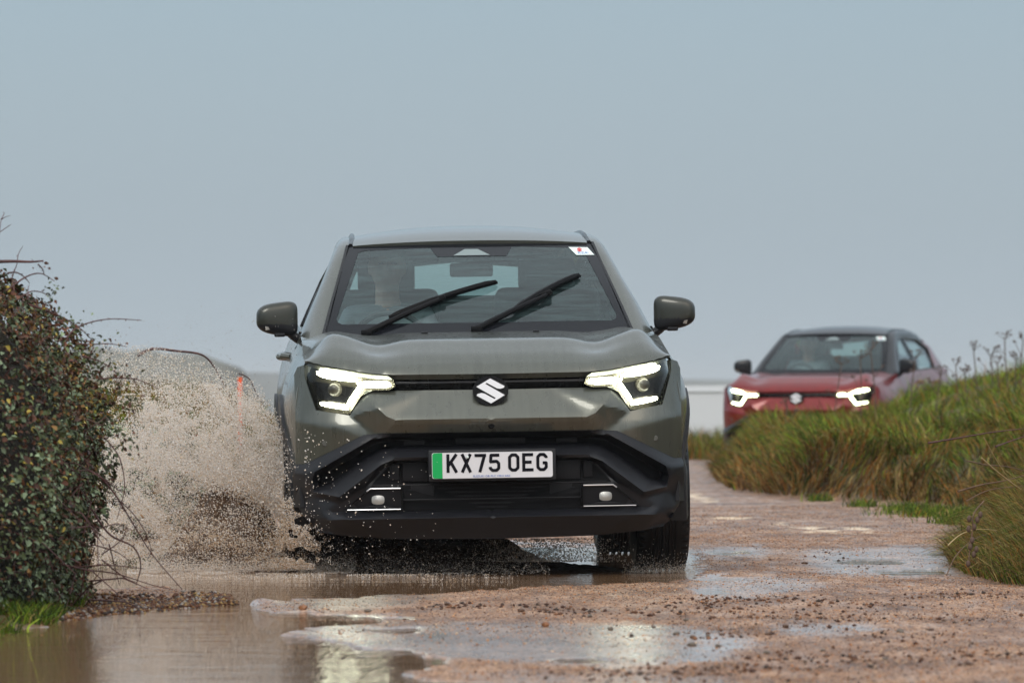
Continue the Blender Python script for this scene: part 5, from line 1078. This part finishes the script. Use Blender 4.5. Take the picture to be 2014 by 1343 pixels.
# low spray skimming under the nose to the right, and beads in front of the black bumper
n4 = 9000; t = rng.random(n4)**1.35; qx = 520+t*560; qy = 1122-rng.exponential(1, n4)*(34-26*t); k = qy > 985; q = np.stack([qx, qy], 1)[k]; D_ = (np.stack([(q[:, 0]-1007)/FP*25.0, np.full(len(q), 25.)+rng.normal(0, .25, len(q)), CAMH-(q[:, 1]-HOR)/FP*25.], 1), .0009+.0016*rng.random(len(q))**2, dcol(q, len(q))*.7)
n5 = 260; qx = 600+rng.random(n5)**2.2*260; qy = rng.uniform(840, 1070, n5)+(qx-600)*.2; q = np.stack([qx, qy], 1); Y = 24.30+0*qx; E_ = (np.stack([(qx-1007)/FP*Y, Y, CAMH-(qy-HOR)/FP*Y], 1), .0012+.0028*rng.random(n5)**3, CREAM[rng.choice(3, n5)])
n6 = 5200; qx = rng.normal(1075, 62, n6); qy = 1104-rng.random(n6)**1.4*46; q = np.stack([qx, qy], 1); Y = 25.0+rng.normal(0, .15, n6); G_ = (np.stack([(qx-1007)/FP*Y, Y, CAMH-(qy-HOR)/FP*Y], 1), .001+.0022*rng.random(n6)**2, CREAM[rng.choice(3, n6)]*.8)
n7 = 2600; qx = rng.uniform(1235, 1365, n7)+rng.normal(0, 10, n7); qy = 1128-rng.exponential(1, n7)*9; Y = 25.0+0*qx; H_ = (np.stack([(qx-1007)/FP*Y, Y, CAMH-(qy-HOR)/FP*Y], 1), .0008+.0016*rng.random(n7)**2, CREAM[rng.choice(4, n7)]*.8)
n10 = 11000; qx = 578+rng.normal(0, 1, n10)*np.where(rng.random(n10) < .6, 30, 18); qx = np.clip(qx, 470, 650); qy = 1119-np.abs(rng.normal(0, 1, n10))*95*(1-.55*np.clip((qx-540)/110, 0, 1)); k = vnoise(np.stack([qx, qy], 1), 1/11., 88)*.6+vnoise(np.stack([qx, qy], 1), 1/26., 87)*.6 > .42+.35*(qx-540)/110; q = np.stack([qx, qy], 1)[k]; Y = 24.72+rng.normal(0, .04, len(q)); K_ = (np.stack([(q[:, 0]-1007)/FP*Y, Y, CAMH-(q[:, 1]-HOR)/FP*Y], 1), .0011+.0022*rng.random(len(q))**2.2, dcol(q, len(q)))
# churned white foam line along the foot
n9 = 14000; qx = 270+rng.random(n9)*430; qy = 1121-rng.exponential(1, n9)*(9+6*vnoise(np.stack([qx, qx], 1), .02, 5)); Y = 25.15+rng.normal(0, .12, n9); J_ = (np.stack([(qx-1007)/FP*Y, Y, CAMH-(qy-HOR)/FP*Y], 1), .001+.0018*rng.random(n9)**2, CREAM[rng.choice(3, n9)])
n11 = 30000; Y = 25.3-rng.exponential(1, n11)*.34; qx = 250+rng.random(n11)**1.25*760; k = (Y > 23.7) & (vnoise(np.stack([qx/60., Y*7], 1), 1, 97)*.6+vnoise(np.stack([qx/16., Y*22], 1), 1, 98)*.4 > .50+.12*(qx > 640)); Y = Y[k]; qx = qx[k]; L_ = (np.stack([(qx-1007)/FP*Y, Y, -.004+rng.random(len(Y))*.006], 1), .0012+.0016*rng.random(len(Y))**2, CREAM[rng.choice(4, len(Y))]*.92)
# bright beads over the brown hollow
n8 = 2300; q = np.stack([rng.normal(480, 75, n8), rng.normal(1030, 34, n8)], 1); k = q[:, 1] < 1115; q = q[k]; Y = 25.1+0*q[:, 0]; I_ = (np.stack([(q[:, 0]-1007)/FP*Y, Y, CAMH-(q[:, 1]-HOR)/FP*Y], 1), .0013+.0030*rng.random(len(q))**2.5, CREAM[rng.choice(3, len(q))])
P_, r_, c_ = [np.concatenate(a) for a in zip(A_, B_, C_, D_, E_, G_, H_, I_, J_, K_, L_)]
k = P_[:, 2] > -.005
drops('water_splash', P_[k], r_[k], c_[k], 'big fan of muddy water droplets thrown up beside the left front wheel of the green car')
# thick brown water body at the foot of the splash
bwm = material('brown_water', (.075, .038, .016), .3, bump=(28, .8, .02), var=(16, .45, 1.7), spec=.5)
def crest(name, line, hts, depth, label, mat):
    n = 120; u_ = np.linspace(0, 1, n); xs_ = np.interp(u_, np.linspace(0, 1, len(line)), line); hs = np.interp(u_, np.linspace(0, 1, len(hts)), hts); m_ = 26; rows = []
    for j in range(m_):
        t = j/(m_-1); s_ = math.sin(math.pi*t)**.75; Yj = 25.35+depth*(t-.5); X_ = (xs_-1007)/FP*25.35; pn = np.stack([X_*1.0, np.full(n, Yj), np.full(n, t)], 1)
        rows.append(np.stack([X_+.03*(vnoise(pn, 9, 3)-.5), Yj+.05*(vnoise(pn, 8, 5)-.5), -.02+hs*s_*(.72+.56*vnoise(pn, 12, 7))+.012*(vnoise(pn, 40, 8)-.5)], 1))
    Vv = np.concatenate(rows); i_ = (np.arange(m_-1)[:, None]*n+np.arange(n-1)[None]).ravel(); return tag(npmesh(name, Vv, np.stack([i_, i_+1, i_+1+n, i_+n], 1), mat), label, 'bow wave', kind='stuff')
crest('bow_wave', [560, 640, 740, 860, 960, 1010, 1060, 1120, 1190, 1260], [.10, .19, .19, .19, .17, .12, .065, .04, .03, .0], .5, 'low wave of brown water beneath the nose of the green car, widened and darkened to stand in for the shade there', material('shade_dark_water', (.035, .02, .012), .35, bump=(28, .8, .02)))  # water colour darkened and tail widened to carry the shade under the car
crest('bow_wave', [300, 340, 380, 420, 470, 540, 600, 640], [.0, .12, .24, .36, .36, .22, .12, .0], .34, 'dark brown hump of muddy water pushed up under the splash', bwm)

# ------------------------------------------------------------ damp air
hz = bpy.data.materials.new('damp_air'); hz.use_nodes = True; t_ = hz.node_tree; t_.nodes.clear(); o_ = t_.nodes.new('ShaderNodeOutputMaterial'); v_ = t_.nodes.new('ShaderNodeVolumePrincipled'); v_.inputs['Color'].default_value = (.86, .90, .93, 1); v_.inputs['Density'].default_value = .00028; t_.links.new(v_.outputs[0], o_.inputs['Volume'])
tag(build('haze', box((0, 3000, 5.5), (9000, 7200, 33)), hz, flat=True), 'thin grey damp air that pales the far shore', 'haze', kind='stuff')
